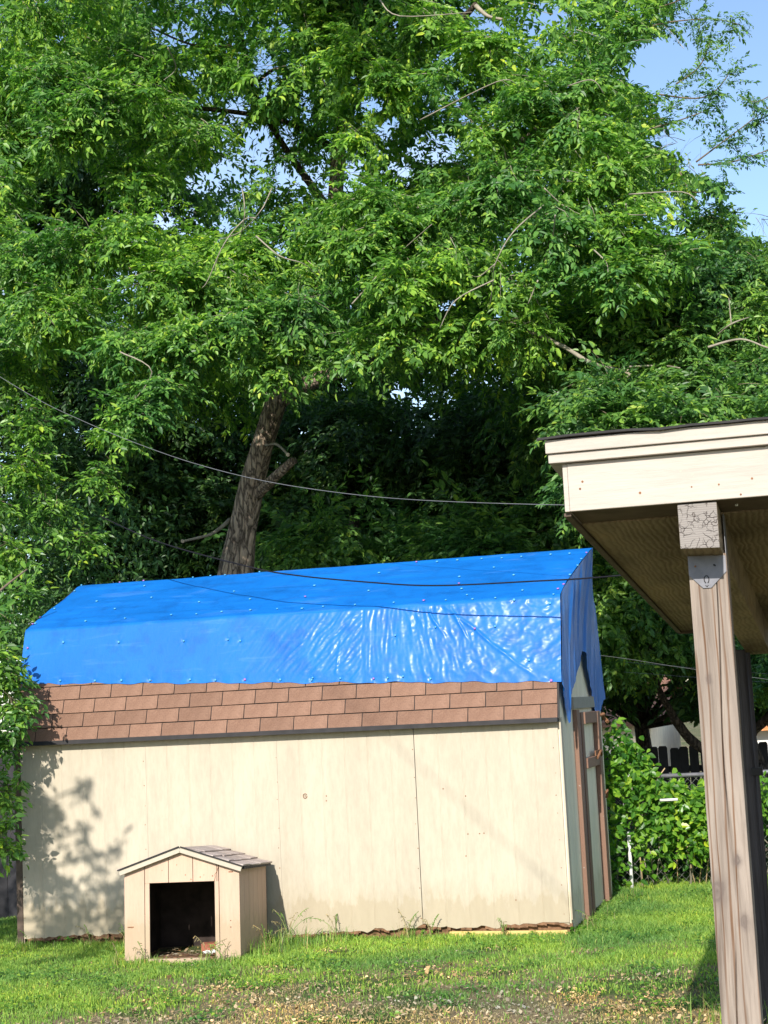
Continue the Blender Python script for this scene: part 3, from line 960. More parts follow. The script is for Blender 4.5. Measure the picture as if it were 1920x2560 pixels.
for (x, out) in ((DW, 1), (0, -1)):
    y = .002
    for k in range(6):
        y1 = .002 + (k + 1) * (DD - .004) / 6
        mb = MB()
        a, b_ = (x - .014, x) if out > 0 else (x, x + .014)
        mb.box((a, y + .003 + (0.012 if k == 0 else 0), -.03), (b_, y1 - .003, .70)); mb.build('side_board', M['dog'], dog, bevel=.0015)
        y = y1
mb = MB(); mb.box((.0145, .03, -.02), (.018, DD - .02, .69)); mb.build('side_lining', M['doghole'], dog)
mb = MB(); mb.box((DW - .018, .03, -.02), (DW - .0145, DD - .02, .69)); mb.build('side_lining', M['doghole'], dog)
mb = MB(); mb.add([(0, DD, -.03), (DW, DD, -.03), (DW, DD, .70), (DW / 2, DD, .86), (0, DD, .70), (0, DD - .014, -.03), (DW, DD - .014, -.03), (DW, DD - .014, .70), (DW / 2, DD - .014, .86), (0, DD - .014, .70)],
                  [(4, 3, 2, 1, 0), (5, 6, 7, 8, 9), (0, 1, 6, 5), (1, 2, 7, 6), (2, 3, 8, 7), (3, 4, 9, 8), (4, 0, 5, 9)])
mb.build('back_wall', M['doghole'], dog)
mb = MB(); mb.box((.02, .03, -.01), (DW - .02, DD - .02, .03)); mb.build('floor', M['rot'], dog)
mb = MB(); mb.box((.20, -.075, -.03), (.70, -.002, .028)); mb.build('threshold', M['dog'], dog, bevel=.004)
# crack running from the corner of the opening
mb = MB(); cr_ = [(.735, .605), (.742, .64), (.739, .655), (.757, .68), (.763, .70), (.775, .735)]
mb.tube([(x, -.0012, z) for x, z in cr_], .0022, 4); mb.build('crack', M['rot'], dog)
mb = MB()
for (x, z, rr) in ((.06, .27, .008), (.50, .66, .006), (.62, .64, .006), (.72, .645, .007), (.545, .625, .006), (.43, .74, .005), (.31, .70, .004), (.86, .30, .006), (.86, .25, .007), (.82, .70, .005), (.65, .655, .004)):
    mb.tube([(x, .002, z), (x, -.002, z)], rr * .8, 6)
mb.box((.025, -.003, .268), (.075, .0, .276)); mb.box((.85, -.003, .668), (.885, .0, .676))
mb.build('nail_heads', M['rust'], dog, kind='stuff')
# roof slabs with trim and shingles
RS = Vector((DW / 2 + .03, 0, -.165)); RL = RS.length
for sgn in (1, -1):
    ux = Vector((sgn * RS.x, 0, RS.z)).normalized(); un = Vector((sgn * .165, 0, RS.x)).normalized()
    ap = Vector((DW / 2, 0, .862))
    def P(s, y, n):
        return tuple(ap + ux * s + un * n + Vector((0, y, 0)))
    mb = MB(); mb.hexa([P(0.0, -.028, .0), P(RL, -.028, .0), P(RL, DD + .02, .0), P(0.0, DD + .02, .0), P(0, -.028, .013), P(RL, -.028, .013), P(RL, DD + .02, .013), P(0, DD + .02, .013)])
    rf = mb.build('roof_board', M['dogtrim'], dog)
    mb = MB(); mb.hexa([P(0.001, -.046, -.026), P(RL, -.046, -.026), P(RL, -.0285, -.026), P(0.001, -.0285, -.026), P(0.001, -.046, .012), P(RL, -.046, .012), P(RL, -.0285, .012), P(0.001, -.0285, .012)])
    mb.build('fascia', M['dogtrim'], dog, bevel=.002)
    mb = MB(); mb.hexa([P(0.001, -.055, .0125), P(RL + .006, -.055, .0125), P(RL + .006, -.03, .0135), P(0.001, -.03, .0135), P(0.001, -.055, .024), P(RL + .006, -.055, .024), P(RL + .006, -.03, .0215), P(0.001, -.03, .0215)])
    mb.build('shingle_edge', M['black'], dog)
    mb = MB(); mb.box((0, 0, 0), (0, 0, 0)) if False else None
    for c in range(4):
        s1 = RL + .01 - c * .125; s0 = max(s1 - .15, 0)
        y = -.05 - (.15 if c % 2 else 0)
        while y < DD + .03:
            a, b_ = max(y, -.05), min(y + .294, DD + .035)
            if b_ - a > .04:
                mb = MB(); lift = .010 + random.uniform(0, .006); e = random.uniform(-.006, .006)
                V = []
                for j in range(4):
                    yy = a + .002 + (b_ - a - .004) * j / 3
                    w1 = random.uniform(-.004, .004)
                    V.append([P(s0, yy, .0145), P(s1 + e + w1, yy, .0145 + lift * .2), P(s0, yy, .0175), P(s1 + e + w1, yy, .0145 + lift + abs(w1))])
                Vf = [p for r in V for p in r]
                Fc = []
                for j in range(3):
                    q = j * 4
                    Fc += [(q + 2, q + 3, q + 7, q + 6), (q, q + 4, q + 5, q + 1), (q + 1, q + 5, q + 7, q + 3), (q, q + 2, q + 6, q + 4)]
                Fc += [(0, 1, 3, 2), (12, 14, 15, 13)]
                mb.add(Vf, Fc)
                mb.build('shingle', M['dogshingle'], dog)
            y += .30
mb = MB()
for k in range(14):
    a = -.02 + k * .07
    mb.hexa([(DW + .01, a, .695), (DW + .048, a, .690), (DW + .048, a + .062, .690), (DW + .01, a + .062, .695),
             (DW + .0, a, .718), (DW + .046, a, .704 + random.uniform(0, .012)), (DW + .046, a + .062, .704 + random.uniform(0, .012)), (DW, a + .062, .718)])
mb.build('torn_felt', M['black'], dog, kind='stuff')

random.seed(31)
mb = MB()
for k in range(150):
    x, y = random.uniform(.22, .9), random.betavariate(1, 1.6) * .8 + .0
    l, w_, a = random.uniform(.008, .026), random.uniform(.003, .010), random.uniform(0, 3.14)
    c_, s_ = math.cos(a), math.sin(a); z = .031 + random.uniform(0, .02) + .03 * max(0, noise.noise(Vector((x * 5, y * 5, 0))))
    P4 = [(x + c_ * u * l - s_ * v * w_, y + s_ * u * l + c_ * v * w_, z + random.uniform(0, .008)) for u, v in ((-1, -1), (1, -.7), (1, 1), (-1, .8))]
    mb.add(P4, [(0, 1, 2, 3)])
mb.build('floor_litter', M['chip'], dog, kind='stuff')

def world_dog(x, y, z):
    c, s = math.cos(R(7.5)), math.sin(R(7.5))
    return Vector((1.528 + x * c - y * s, -1.245 + x * s + y * c, -.012 + z))
# scraps lying inside the opening
mb = MB()
random.seed(3)
V = []; n = 9
for i in range(n):
    for j in range(n):
        V.append((.05 * (i / 8 - .5) * 2 + random.uniform(-.004, .004), .035 * (j / 8 - .5) * 2 + random.uniform(-.004, .004), .03 + .03 * noise.noise(Vector((i * .9, j * .9, 0)))))
mb.add(V, [(i * n + j, (i + 1) * n + j, (i + 1) * n + j + 1, i * n + j + 1) for i in range(n - 1) for j in range(n - 1)])
o = mb.build('paper_scrap', M['white'], None, label='crumpled white scrap of paper on the floor of the doghouse', cat='litter'); o.location = world_dog(.68, .10, .03)
mb = MB()
M['brick'] = plain('red_brick', (.28, .10, .06), .9, .3, 30)
mb.box((0, 0, 0), (.20, .10, .06), .002)
o = mb.build('brick', M['brick'], None, bevel=.004, label='old red brick lying on the doghouse floor behind the opening', cat='brick'); o.location = world_dog(.55, .33, .03); o.rotation_euler = (0, 0, .25)

# ------------------------------------------------------------------ patio cover at the right
patio = thing('patio_cover', 'cream fascia lean-to patio roof on a weathered post at the right', 'patio roof', (6.67, -7.2, 0))
def rel(p): return tuple(np.array(p, float) - np.array([6.67, -7.2, 0]))
X0, X1, YF, YB, ZF, ZB = 6.195, 11.0, -7.33, -3.2, 2.55, 2.262
def pb(name, a, b_, mat, bevel=.003, jit=0, **kw):
    mb = MB(); mb.box(rel(a), rel(b_), jit); return mb.build(name, mat, patio, bevel=bevel, **kw)
def sz(y): return ZF + (ZB - ZF) * (y - YF) / (YB - YF)
pb('fascia_board', (X0 + .018, YF - .002, ZF), (X1, YF + .018, ZF + .176), M['cream'])
pb('trim_board', (X0 - .045, YF - .028, ZF + .178), (X1, YF + .018, ZF + .212), M['cream'])
pb('trim_board', (X0 - .052, YF - .040, ZF + .213), (X1, YF + .018, ZF + .262), M['cream'])
# side fascia follows the roof slope
def sloped(name, x0, x1, y0, y1, d0, d1, mat, bevel=.002, label=None):
    mb = MB(); mb.hexa([rel((x0, y0, sz(y0) + d0)), rel((x1, y0, sz(y0) + d0)), rel((x1, y1, sz(y1) + d0)), rel((x0, y1, sz(y1) + d0)),
                        rel((x0, y0, sz(y0) + d1)), rel((x1, y0, sz(y0) + d1)), rel((x1, y1, sz(y1) + d1)), rel((x0, y1, sz(y1) + d1))])
    return mb.build(name, mat, patio, bevel=bevel, label=label)
sloped('side_fascia', X0, X0 + .0175, YF, YB, 0, .176, M['cream'])
sloped('side_trim', X0 - .045, X0 - .001, YF + .019, YB, .178, .212, M['cream'])
sloped('roof_deck', X0 + .0, X1, YF + .0185, YB, .215, .235, M['ply'])
sloped('roofing_felt', X0 - .045, X1, YF - .03, YB + .02, .2635, .272, M['black'])
mb = MB(); random.seed(23)
zz0, x_ = .268, X0 - .078
while x_ < X1:
    x2 = x_ + .11; zz1 = .268 + random.uniform(-.004, .006)
    mb.hexa([rel((x_, YF - .058, ZF + zz0 - .006)), rel((x2, YF - .058, ZF + zz1 - .006)), rel((x2, YF - .028, ZF + .2645)), rel((x_, YF - .028, ZF + .2645)),
             rel((x_, YF - .058, ZF + zz0 + .002)), rel((x2, YF - .058, ZF + zz1 + .002)), rel((x2, YF - .028, ZF + .2735)), rel((x_, YF - .028, ZF + .2735))])
    x_, zz0 = x2, zz1
mb.build('felt_edge', M['black'], patio)
sloped('front_soffit_board', X0 + .019, X1, YF + .0185, YF + .27, .003, .02, M['soffit_front'])
# soffit plywood sheets
for k in range(4):
    xa = X0 + .019 + k * 1.215
    sloped('plywood_sheet', xa, xa + 1.212, YF + .272, YF + 2.70, -.003, .010, M['ply'])
    sloped('plywood_sheet', xa, xa + 1.212, YF + 2.703, YB, -.003, .010, M['ply'])
sloped('edge_strip', X0 - .008, X0 + .0185, YF + .02, YB, -.014, -.001, M['darkbrown'])
sloped('rear_fascia', X0, X1, YB + .001, YB + .02, -.02, .25, M['darkbrown'])
# beam from front to back, cracked end grain showing
bx0, bx1 = 6.597, 6.735
mb = MB(); mb.hexa([rel((bx0, YF + .012, 2.386)), rel((bx1, YF + .012, 2.381)), rel((bx1, YB, sz(YB) - .17)), rel((bx0, YB, sz(YB) - .17)),
                    rel((bx0, YF + .012, 2.546)), rel((bx1, YF + .012, 2.546)), rel((bx1, YB, sz(YB) - .004)), rel((bx0, YB, sz(YB) - .004))])
mb.mi[2] = 1
mb.build('beam', [M['ply'], M['endgrain']], patio, bevel=.003)
# drying checks that radiate over the end grain
random.seed(17)
pcx, pcz = 6.668, 2.442
for k in range(11):
    a = k * 2 * math.pi / 11 + random.uniform(-.15, .15)
    r0_, r1_ = random.uniform(.006, .03), random.uniform(.045, .085)
    pts = []
    for q in range(5):
        rr = r0_ + (r1_ - r0_) * q / 4
        xx = min(max(pcx + math.cos(a) * rr, bx0 + .003), bx1 - .003); zz = min(max(pcz + math.sin(a) * rr, 2.39), 2.543)
        pts.append(rel((xx + random.uniform(-.0045, .0045), YF + .0118, zz + random.uniform(-.0045, .0045))))
    mb = MB(); wd = random.uniform(.0005, .0011); mb.tube(pts, [wd * .5, wd, wd * 1.2, wd, wd * .3], 4); mb.build('check', M['black'], patio)
# post: subdivided so it can be a little out of true, with a long drying crack
def make_post(x, y, z1, w_, mat, crack=True):
    mb = MB()
    zs = np.linspace(-.1, z1, 60)
    V = []; Fc = []
    prof = [(-.5, -.5), (-.25, -.5), (-.02, -.5), (.0, -.5), (.02, -.5), (.25, -.5), (.5, -.5), (.5, .5), (-.5, .5)]
    for z in zs:
        cx = .10 * (.0 if not crack else 1) * (noise.noise(Vector((0, 0, z * 1.1))) * .35 + .08 * (z - 1.2))
        for i, (a, b_) in enumerate(prof):
            dx = 0; dy = 0
            if crack and i in (2, 3, 4):
                dx = cx * 2.2
                if i == 3:
                    dy = .018 * max(0, min(1, noise.noise(Vector((5, 0, z * 1.3))) * 2 + .75))
            j = .0012 * noise.noise(Vector((a * 9, b_ * 9, z * 8)))
            V.append(rel((x + a * w_ + dx + j, y + b_ * w_ + dy + j, z)))
    n = len(prof)
    for i in range(len(zs) - 1):
        for k in range(n):
            k2 = (k + 1) % n
            Fc.append((i * n + k, i * n + k2, (i + 1) * n + k2, (i + 1) * n + k))
    Fc.append(tuple((len(zs) - 1) * n + k for k in range(n)))
    mb.add(V, Fc)
    return mb.build('post', mat, patio, bevel=.003)
PY = -7.08
make_post(6.676, PY, 2.375, .137, M['post'])
# post cap plate with embossed slot and pointed lower edge
yp = PY - .0685
mb = MB()
pl = [(6.607, 2.372), (6.607, 2.302), (6.655, 2.252), (6.684, 2.252), (6.742, 2.308), (6.742, 2.366)]
V = [rel((x, yp - .005, z)) for x, z in pl] + [rel((x, yp - .001, z)) for x, z in pl]
n = len(pl)
mb.add(V, [tuple(range(n)), tuple(range(2 * n - 1, n - 1, -1))] + [(i, i + n, (i + 1) % n + n, (i + 1) % n) for i in range(n)])
plate = mb.build('post_cap_plate', M['metal'], patio)
mb = MB()
c0 = (6.669, yp - .006, 2.283)
mb.tube([rel((c0[0] + .0085 * math.cos(a), c0[1], c0[2] + .014 * math.sin(a))) for a in np.linspace(-1.2, 4.3, 16)], .0018, 5)
mb.tube([rel((c0[0] - .005, c0[1], 2.262)), rel((c0[0], c0[1], 2.256)), rel((c0[0] + .005, c0[1], 2.262))], .0015, 5)
mb.build('slot_mark', M['black'], patio, kind='stuff')
mb = MB(); mb.tube([rel((6.697, c0[1], 2.335)), rel((6.705, c0[1], 2.330))], .003, 5); mb.build('nail', M['black'], patio)
mb = MB(); mb.tube([rel((6.632, c0[1], 2.333)), rel((6.632, c0[1] - .002, 2.333))], .004, 8); mb.build('nail', M['rust'], patio)
mb = MB(); mb.box(rel((6.7425, PY - .06, 2.20)), rel((6.7445, PY + .05, 2.52))); mb.build('beam_strap', M['metal'], patio)
# rear post, dark, and the conduit in front of it
mb = MB(); mb.box(rel((6.475, -3.40, -.1)), rel((6.60, -3.27, 2.12))); mb.build('post', M['darkpost'], patio, bevel=.004, label='dark rear post')
mb = MB(); mb.tube([rel((6.612, -3.42, -.05)), rel((6.612, -3.42, 2.10))], .013, 8); mb.build('conduit', M['darkpost'], patio, True)
mb = MB(); mb.box(rel((6.58, -3.445, 1.385)), rel((6.645, -3.40, 1.43))); mb.build('conduit_clamp', M['black'], patio, bevel=.003)
# nail heads and holes in the fascia
mb = MB()
for (px_, py_) in ((1450, 1222), (1600, 1232), (1797, 1211), (1852, 1236), (1456, 1204), (1616, 1109), (1729, 1217), (1880, 1196), (1442, 1139)):
    P = at(px_, py_, YF - .003)
    mb.tube([rel((P[0], YF, P[2])), rel((P[0], YF - .0035, P[2]))], random.uniform(.003, .0055), 7)
mb.build('nail_heads', M['rust'], patio, kind='stuff')
mb = MB(); P = at(1843, 1285, -7.2); mb.tube([rel((P[0], -7.2, sz(-7.2) + .003)), rel((P[0], -7.2, sz(-7.2) - .004))], .006, 8); mb.build('screw_head', M['white'], patio)

# ------------------------------------------------------------------ cables
def cable(pts, r, mat, label, sag=0.0, n=36, group=None):
    mb = MB()
    P = [Vector(p) for p in pts]
    out = []
    for i in range(len(P) - 1):
        m_ = n // (len(P) - 1)
        for k in range(m_ + (1 if i == len(P) - 2 else 0)):
            t = k / m_
            p0 = P[max(i - 1, 0)]; p1 = P[i]; p2 = P[i + 1]; p3 = P[min(i + 2, len(P) - 1)]
            q = .5 * ((2 * p1) + (p2 - p0) * t + (2 * p0 - 5 * p1 + 4 * p2 - p3) * t * t + (3 * p1 - p0 - 3 * p2 + p3) * t ** 3)
            out.append(q)
    mb.tube(out, r, 6)
    return mb.build('cable', mat, None, True, label=label, cat='cable', group='overhead cables and wires')
cable([at(-60, 905, 1.9), at(94, 998, 1.6), at(202, 1050, 1.4), at(325, 1102, 1.2), at(481, 1157, 1.0), at(659, 1202, .7), at(858, 1233, .4), at(1063, 1251, .1), at(1388, 1262, -.3), at(1700, 1262, -.8)],
      .0029, M['cablegrey'], 'pale overhead cable crossing in front of the leaning tree trunk', n=54)
cable([at(250, 1290, .9), at(400, 1356, .5), at(623, 1417, .1), at(737, 1438, .0), at(902, 1454, -.1), at(1085, 1464, -.2), at(1333, 1453, -.3), at(1475, 1445, -.4), at(1700, 1425, -.6)],
      .0062, M['cablem'], 'black cable sagging low over the blue tarp', n=48)
cable([at(1478, 1636, 3.4), at(1560, 1646, 3.4), at(1700, 1668, 3.4), at(1930, 1700, 3.4)], .0017, M['cablegrey'], 'thin wire in front of dark leaves right of the tarp', n=18)
cable([at(1560, 1655, 6.0), at(1860, 1680, 6.0), at(1990, 1690, 6.0)], .0022, M['cablegrey'], 'upper of two wires seen right of the weathered post', n=16)
cable([at(1560, 1680, 6.2), at(1860, 1702, 6.2), at(1990, 1708, 6.2)], .0022, M['cablegrey'], 'lower of two wires seen right of the weathered post', n=16)
cable([(1.5, -9.3, 9.3), (3.38, -9.3, 7.5), (4.80, -9.3, 6.17), (6.2, -9.3, 4.9)], .0055, M['cablem'], 'service cable whose thin shadow crosses the shed wall')

# ------------------------------------------------------------------ wire fence, posts, board fence
def fpos(x): return 2.97 + (x - 5.0) * .10
wf = thing('chain_link_fence', 'low chain link fence overgrown with vines behind the lawn', 'fence', (5.0, 2.97, -.02))
mb = MB()
xa, xb, hh, pt = 4.6, 8.6, 1.10, .057
def dia(xs, zs_, xe, ze):
    w1 = 1 if xe > xs else -1
    a = Vector((xs - 5.0, fpos(xs) - 2.97 + .004 * w1, zs_)); b_ = Vector((xe - 5.0, fpos(xe) - 2.97 + .004 * w1, ze))
    mb.tube([a, b_], .0021, 3, False)
k = 0
x = xa - hh
while x < xb:
    for d in (1, -1):
        s, e = x, x + hh
        z0, z1 = 0, hh
        if s < xa: z0 = xa - s; s = xa
        if e > xb: z1 = hh - (e - xb); e = xb
        if e > s:
            if d > 0: dia(s, z0, e, z1)
            else: dia(s, hh - z0, e, hh - z1)
    x += pt * 1.414
mb.build('wire_mesh', M['wire'], wf, kind='stuff')
mb = MB(); mb.tube([(xa - 5, fpos(xa) - 2.97, hh + .01), (xb - 5, fpos(xb) - 2.97, hh + .01)], .021, 10); mb.build('top_rail', M['metal'], wf, True)
P = at(1575, 2160, 2.80)
for X_, mt, top in ((P[0], M['white'], .60), (8.0, M['metal'], 1.12)):
    mb = MB(); mb.tube([(X_ - 5, fpos(X_) - 3.10, -.1), (X_ - 5, fpos(X_) - 3.10, top)], .017, 10)
    mb.build('fence_post', mt, wf, True, label='short white post' if mt is M['white'] else None)
P = at(1672, 2000, 2.60)
mb = MB(); mb.tube([(-.085, 0, 0), (.085, .01, .002)], .014, 8); o = mb.build('pipe', M['white'], None, True, label='short white pipe caught in the fence vines', cat='pipe'); o.location = P

M['fenceboard'] = painted('shade_dark_weathered_board', (.032, .031, .036), grain=(14, 14, 1.2), wear=.12, worn=(.10, .10, .11), bs=.7, island=.45)  # weathered boards, base colour blackened to stand in for deep shade
bf = thing('board_fence', 'tall dark board fence behind the vine covered wire fence', 'fence', (4.0, 11.5, -.72), 0, 'dark board fences')
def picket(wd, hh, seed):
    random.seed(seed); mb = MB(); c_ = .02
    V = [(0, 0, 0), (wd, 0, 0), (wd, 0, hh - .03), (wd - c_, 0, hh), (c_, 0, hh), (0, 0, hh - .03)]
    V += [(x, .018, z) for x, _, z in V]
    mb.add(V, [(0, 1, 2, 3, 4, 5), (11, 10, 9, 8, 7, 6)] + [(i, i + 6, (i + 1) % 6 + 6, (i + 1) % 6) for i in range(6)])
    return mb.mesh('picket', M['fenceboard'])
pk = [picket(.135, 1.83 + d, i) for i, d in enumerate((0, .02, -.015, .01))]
random.seed(5)
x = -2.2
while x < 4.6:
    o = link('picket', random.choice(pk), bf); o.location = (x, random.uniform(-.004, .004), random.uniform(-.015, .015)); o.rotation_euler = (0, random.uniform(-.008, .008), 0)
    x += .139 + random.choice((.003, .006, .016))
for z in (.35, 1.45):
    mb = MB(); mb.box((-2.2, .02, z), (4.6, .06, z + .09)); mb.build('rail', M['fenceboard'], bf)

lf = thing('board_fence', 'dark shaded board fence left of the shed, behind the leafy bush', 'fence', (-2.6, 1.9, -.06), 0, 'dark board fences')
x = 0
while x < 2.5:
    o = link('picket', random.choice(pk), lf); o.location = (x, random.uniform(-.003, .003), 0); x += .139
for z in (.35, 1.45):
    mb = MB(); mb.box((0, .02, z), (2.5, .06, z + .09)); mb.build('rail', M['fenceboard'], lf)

# ------------------------------------------------------------------ houses behind
def house(name, label, x0, x1, y0, depth, zb, zt, rise, wall, roofm, wins):
    h = thing(name, label, 'house', ((x0 + x1) / 2, y0 + depth / 2, zb), 0, 'neighbouring houses')
    ox, oy = (x0 + x1) / 2, y0 + depth / 2
    mb = MB(); mb.box((x0 - ox, -depth / 2, 0), (x1 - ox, depth / 2, zt - zb)); mb.build('wall', wall, h)
    e = .45; t = zt - zb
    mb = MB()
    V = [(x0 - ox - e, -depth / 2 - e, t), (x1 - ox + e, -depth / 2 - e, t), (x1 - ox + e, depth / 2 + e, t), (x0 - ox - e, depth / 2 + e, t),
         (x0 - ox - e, 0, t + rise), (x1 - ox + e, 0, t + rise)]
    V = V + [(x, y, z + .12) for x, y, z in V]
    mb.add(V, [(0, 1, 5, 4), (2, 3, 4, 5), (6, 10, 11, 7), (8, 11, 10, 9), (0, 6, 7, 1), (2, 8, 9, 3), (0, 4, 10, 6), (3, 9, 10, 4), (1, 7, 11, 5), (2, 5, 11, 8)])
    rf = mb.build('roof', roofm, h)
    for (xa_, xb_, za, zb_) in wins:
        mb = MB(); mb.box((xa_ - ox, -depth / 2 - .05, za), (xb_ - ox, -depth / 2 - .003, zb_)); wn = mb.build('window', M['white'], h)
        mb = MB(); mb.box((xa_ - ox + .07, -depth / 2 - .056, za + .07), (xb_ - ox - .07, -depth / 2 - .052, zb_ - .07)); mb.build('pane', M['glass'], wn)
M['glass'] = plain('window_glass', (.05, .07, .09), .08, .1, 3, .6)
M['hcream'] = plain('cream_house_wall', (.80, .68, .50), .85, .12, 2)
M['hroof'] = plain('brown_house_roof', (.20, .105, .07), .9, .25, 6)
M['hroof2'] = plain('orange_tile_roof', (.52, .22, .09), .85, .3, 9)
house('house', 'cream neighbouring house with brown roof glimpsed under the tree', -3.5, 2.4, 29, 8, -1.7, 1.15, 1.9, M['hcream'], M['hroof'], [(-2.2, -1.0, 1.0, 2.2), (.2, 1.6, 1.0, 2.2)])
house('house', 'white house with orange tile roof glimpsed right of the post', 4.2, 13, 32, 8, -1.8, .82, .8, M['white'], M['hroof2'], [(5.2, 6.4, 1.0, 2.1)])

# ------------------------------------------------------------------ foliage
def leaf_template(curl=.12, wide=.42):
    # base, left low, left high, tip, right low, right high ; length 1 along +x, fold along the midrib
    V = np.array([(0, 0, 0), (.28, wide * .5, .05), (.66, wide * .40, .03 - curl * .5), (1, 0, -curl * 1.6), (.28, -wide * .5, .05), (.66, -wide * .40, .03 - curl * .5)])
    F = np.array([(0, 3, 2, 1), (0, 4, 5, 3)])
    return V, F
LV, LF = leaf_template()

def rot_from(xd, up):
    """(n,3) x directions and up hints -> (n,3,3) matrices whose columns are x, y, z"""
    x = xd / np.linalg.norm(xd, axis=1, keepdims=True)
    y = np.cross(up, x); y /= np.maximum(np.linalg.norm(y, axis=1, keepdims=True), 1e-6)
    z = np.cross(x, y)
    return np.stack([x, y, z], 2)

def spray_template(r, length=.45, nodes=8, per=5, leaf=.072, rach=.12):
    """a drooping branchlet carrying compound leaves; returns leaflet frames and twig points"""
    xd, up, T, S = [], [], [], []
    pts = []
    for k in range(nodes + 1):
        t = k / nodes
        pts.append(np.array([length * t, .04 * length * math.sin(3 * t + r.uniform(0, 3)), -.22 * length * t * t]))
    for k in range(1, nodes + 1):
        side = 1 if k % 2 else -1
        ang = side * r.uniform(.6, 1.25) if k < nodes else r.uniform(-.2, .2)
        d = np.array([math.cos(ang), math.sin(ang), r.uniform(-.25, .15)])
        ra = rach * r.uniform(.7, 1.15)
        for j in range(per):
            tt = (.35 + .65 * (j // 2) / max(1, (per - 1) // 2))
            s2 = 1 if j % 2 else -1
            if j == per - 1:
                a2, tt = 0, 1.0
            else:
                a2 = s2 * r.uniform(.7, 1.1)
            p = pts[k] + d * ra * tt + np.array([0, 0, -.35 * ra * tt * tt])
            ld = np.array([d[0] * math.cos(a2) - d[1] * math.sin(a2), d[0] * math.sin(a2) + d[1] * math.cos(a2), -r.uniform(-.2, .75)])
            xd.append(ld); T.append(p); S.append(leaf * r.uniform(.5, 1.35))
            up.append(np.array([r.uniform(-.8, .8), r.uniform(-.8, .8), 1]))
    Rm = rot_from(np.array(xd), np.array(up)) * np.array(S)[:, None, None]
    return Rm, np.array(T), np.array(pts)

def sprays(P, Dm, templates, scale):
    """place spray templates at P (n,3), pointing Dm (n,3)"""
    n = len(P)
    up = np.tile([0, 0, 1.0], (n, 1)) + rng.normal(0, .25, (n, 3))
    Rw = rot_from(Dm, up)
    A, T, TW = [], [], []
    ti = rng.integers(0, len(templates), n)
    for t, (Rm, Tm, pts) in enumerate(templates):
        idx = np.where(ti == t)[0]
        if not len(idx):
            continue
        Rk = Rw[idx]; s = scale[idx]
        A.append((Rk[:, None] @ Rm[None] * s[:, None, None, None]).reshape(-1, 3, 3))
        T.append(((Rk[:, None] @ Tm[None, :, :, None])[..., 0] * s[:, None, None] + P[idx][:, None]).reshape(-1, 3))
        TW.append((Rk[:, None] @ pts[None, ::2, :, None])[..., 0] * s[:, None, None] + P[idx][:, None])
    A = np.concatenate(A); T = np.concatenate(T)
    # leaves turn their faces towards the light
    sz_ = np.linalg.norm(A[:, :, 0], axis=1, keepdims=True)
    zn = A[:, :, 2] / sz_
    up2 = zn + np.array(TO_SUN) * rng.uniform(.0, 1.5, (len(A), 1)) + rng.normal(0, .25, (len(A), 3))
    A = rot_from(A[:, :, 0] / sz_, up2) * sz_[:, :, None]
    # mixed widths
    A[:, :, 1] *= rng.uniform(.7, 1.35, (len(A), 1))
    return A, T, np.concatenate(TW)

def leaves_mesh(name, A, T, mat, tmpl=None):
    V0, F0 = tmpl if tmpl is not None else (LV, LF)
    V = (A[:, None] @ V0[None, :, :, None])[..., 0] + T[:, None]
    F = (F0[None] + (np.arange(len(A)) * len(V0))[:, None, None]).reshape(-1, F0.shape[1])
    return mesh_np(name, V.reshape(-1, 3), F, [mat])

def twigs_mesh(name, TW, mat, r0=.004):
    """three-sided tapering twigs"""
    n, k, _ = TW.shape
    V = np.zeros((n, k, 3, 3))
    for j in range(3):
        a = 2 * math.pi * j / 3
        rr = r0 * (1 - .75 * np.arange(k) / (k - 1))
        V[:, :, j] = TW + np.array([math.cos(a) * .6, math.sin(a), math.cos(a)]) * rr[None, :, None]
    base = (np.arange(n) * k * 3)[:, None]
    F = []
    for i in range(k - 1):
        for j in range(3):
            j2 = (j + 1) % 3
            F.append(np.stack([base[:, 0] + i * 3 + j, base[:, 0] + i * 3 + j2, base[:, 0] + (i + 1) * 3 + j2, base[:, 0] + (i + 1) * 3 + j], 1))
    return mesh_np(name, V.reshape(-1, 3), np.concatenate(F), [mat])

# openings in the crown where the sky shows (photo positions, radii)
GAPS = [(434, 85, 95, 45), (665, 190, 55, 85), (648, 350, 62, 75), (509, 455, 72, 48), (410, 550, 45, 34), (694, 615, 34, 34), (764, 265, 28, 70),
        (935, 258, 45, 34), (885, 425, 30, 34), (760, 440, 28, 40), (1085, 372, 95, 62), (1010, 420, 40, 40), (600, 270, 40, 50), (560, 420, 50, 40), (820, 480, 30, 24), (480, 180, 40, 26), (890, 200, 30, 30), (960, 320, 26, 34), (1160, 300, 22, 18), (1225, 62, 55, 28), (1377, 35, 70, 26), (150, 93, 28, 22),
        (278, 127, 34, 22), (858, 958, 34, 40), (774, 965, 34, 18), (997, 983, 44, 34), (1045, 1008, 34, 24), (756, 1075, 30, 18), (868, 764, 18, 12),
        (1118, 760, 46, 26), (1238, 790, 26, 14), (1270, 590, 16, 12), (1000, 860, 20, 14), (1690, 575, 22, 16), (570, 20, 30, 20), (100, 330, 14, 20),
        (1480, 590, 14, 20), (1455, 1462, 12, 10), (1500, 1430, 14, 12), (1480, 1330, 14, 12), (1130, 1000, 20, 18), (1290, 850, 18, 10), (240, 470, 16, 10), (10, 740, 14, 22),
        (560, 560, 40, 25), (720, 330, 30, 60), (980, 300, 30, 20), (890, 60, 22, 14), (1080, 1040, 18, 14), (900, 1060, 22, 12), (990, 60, 20, 30)]
BND_Y = [-200, 0, 100, 200, 300, 400, 500, 560, 640, 720]
BND_X = [1720, 1660, 1600, 1575, 1620, 1690, 1790, 1870, 1960, 2100]
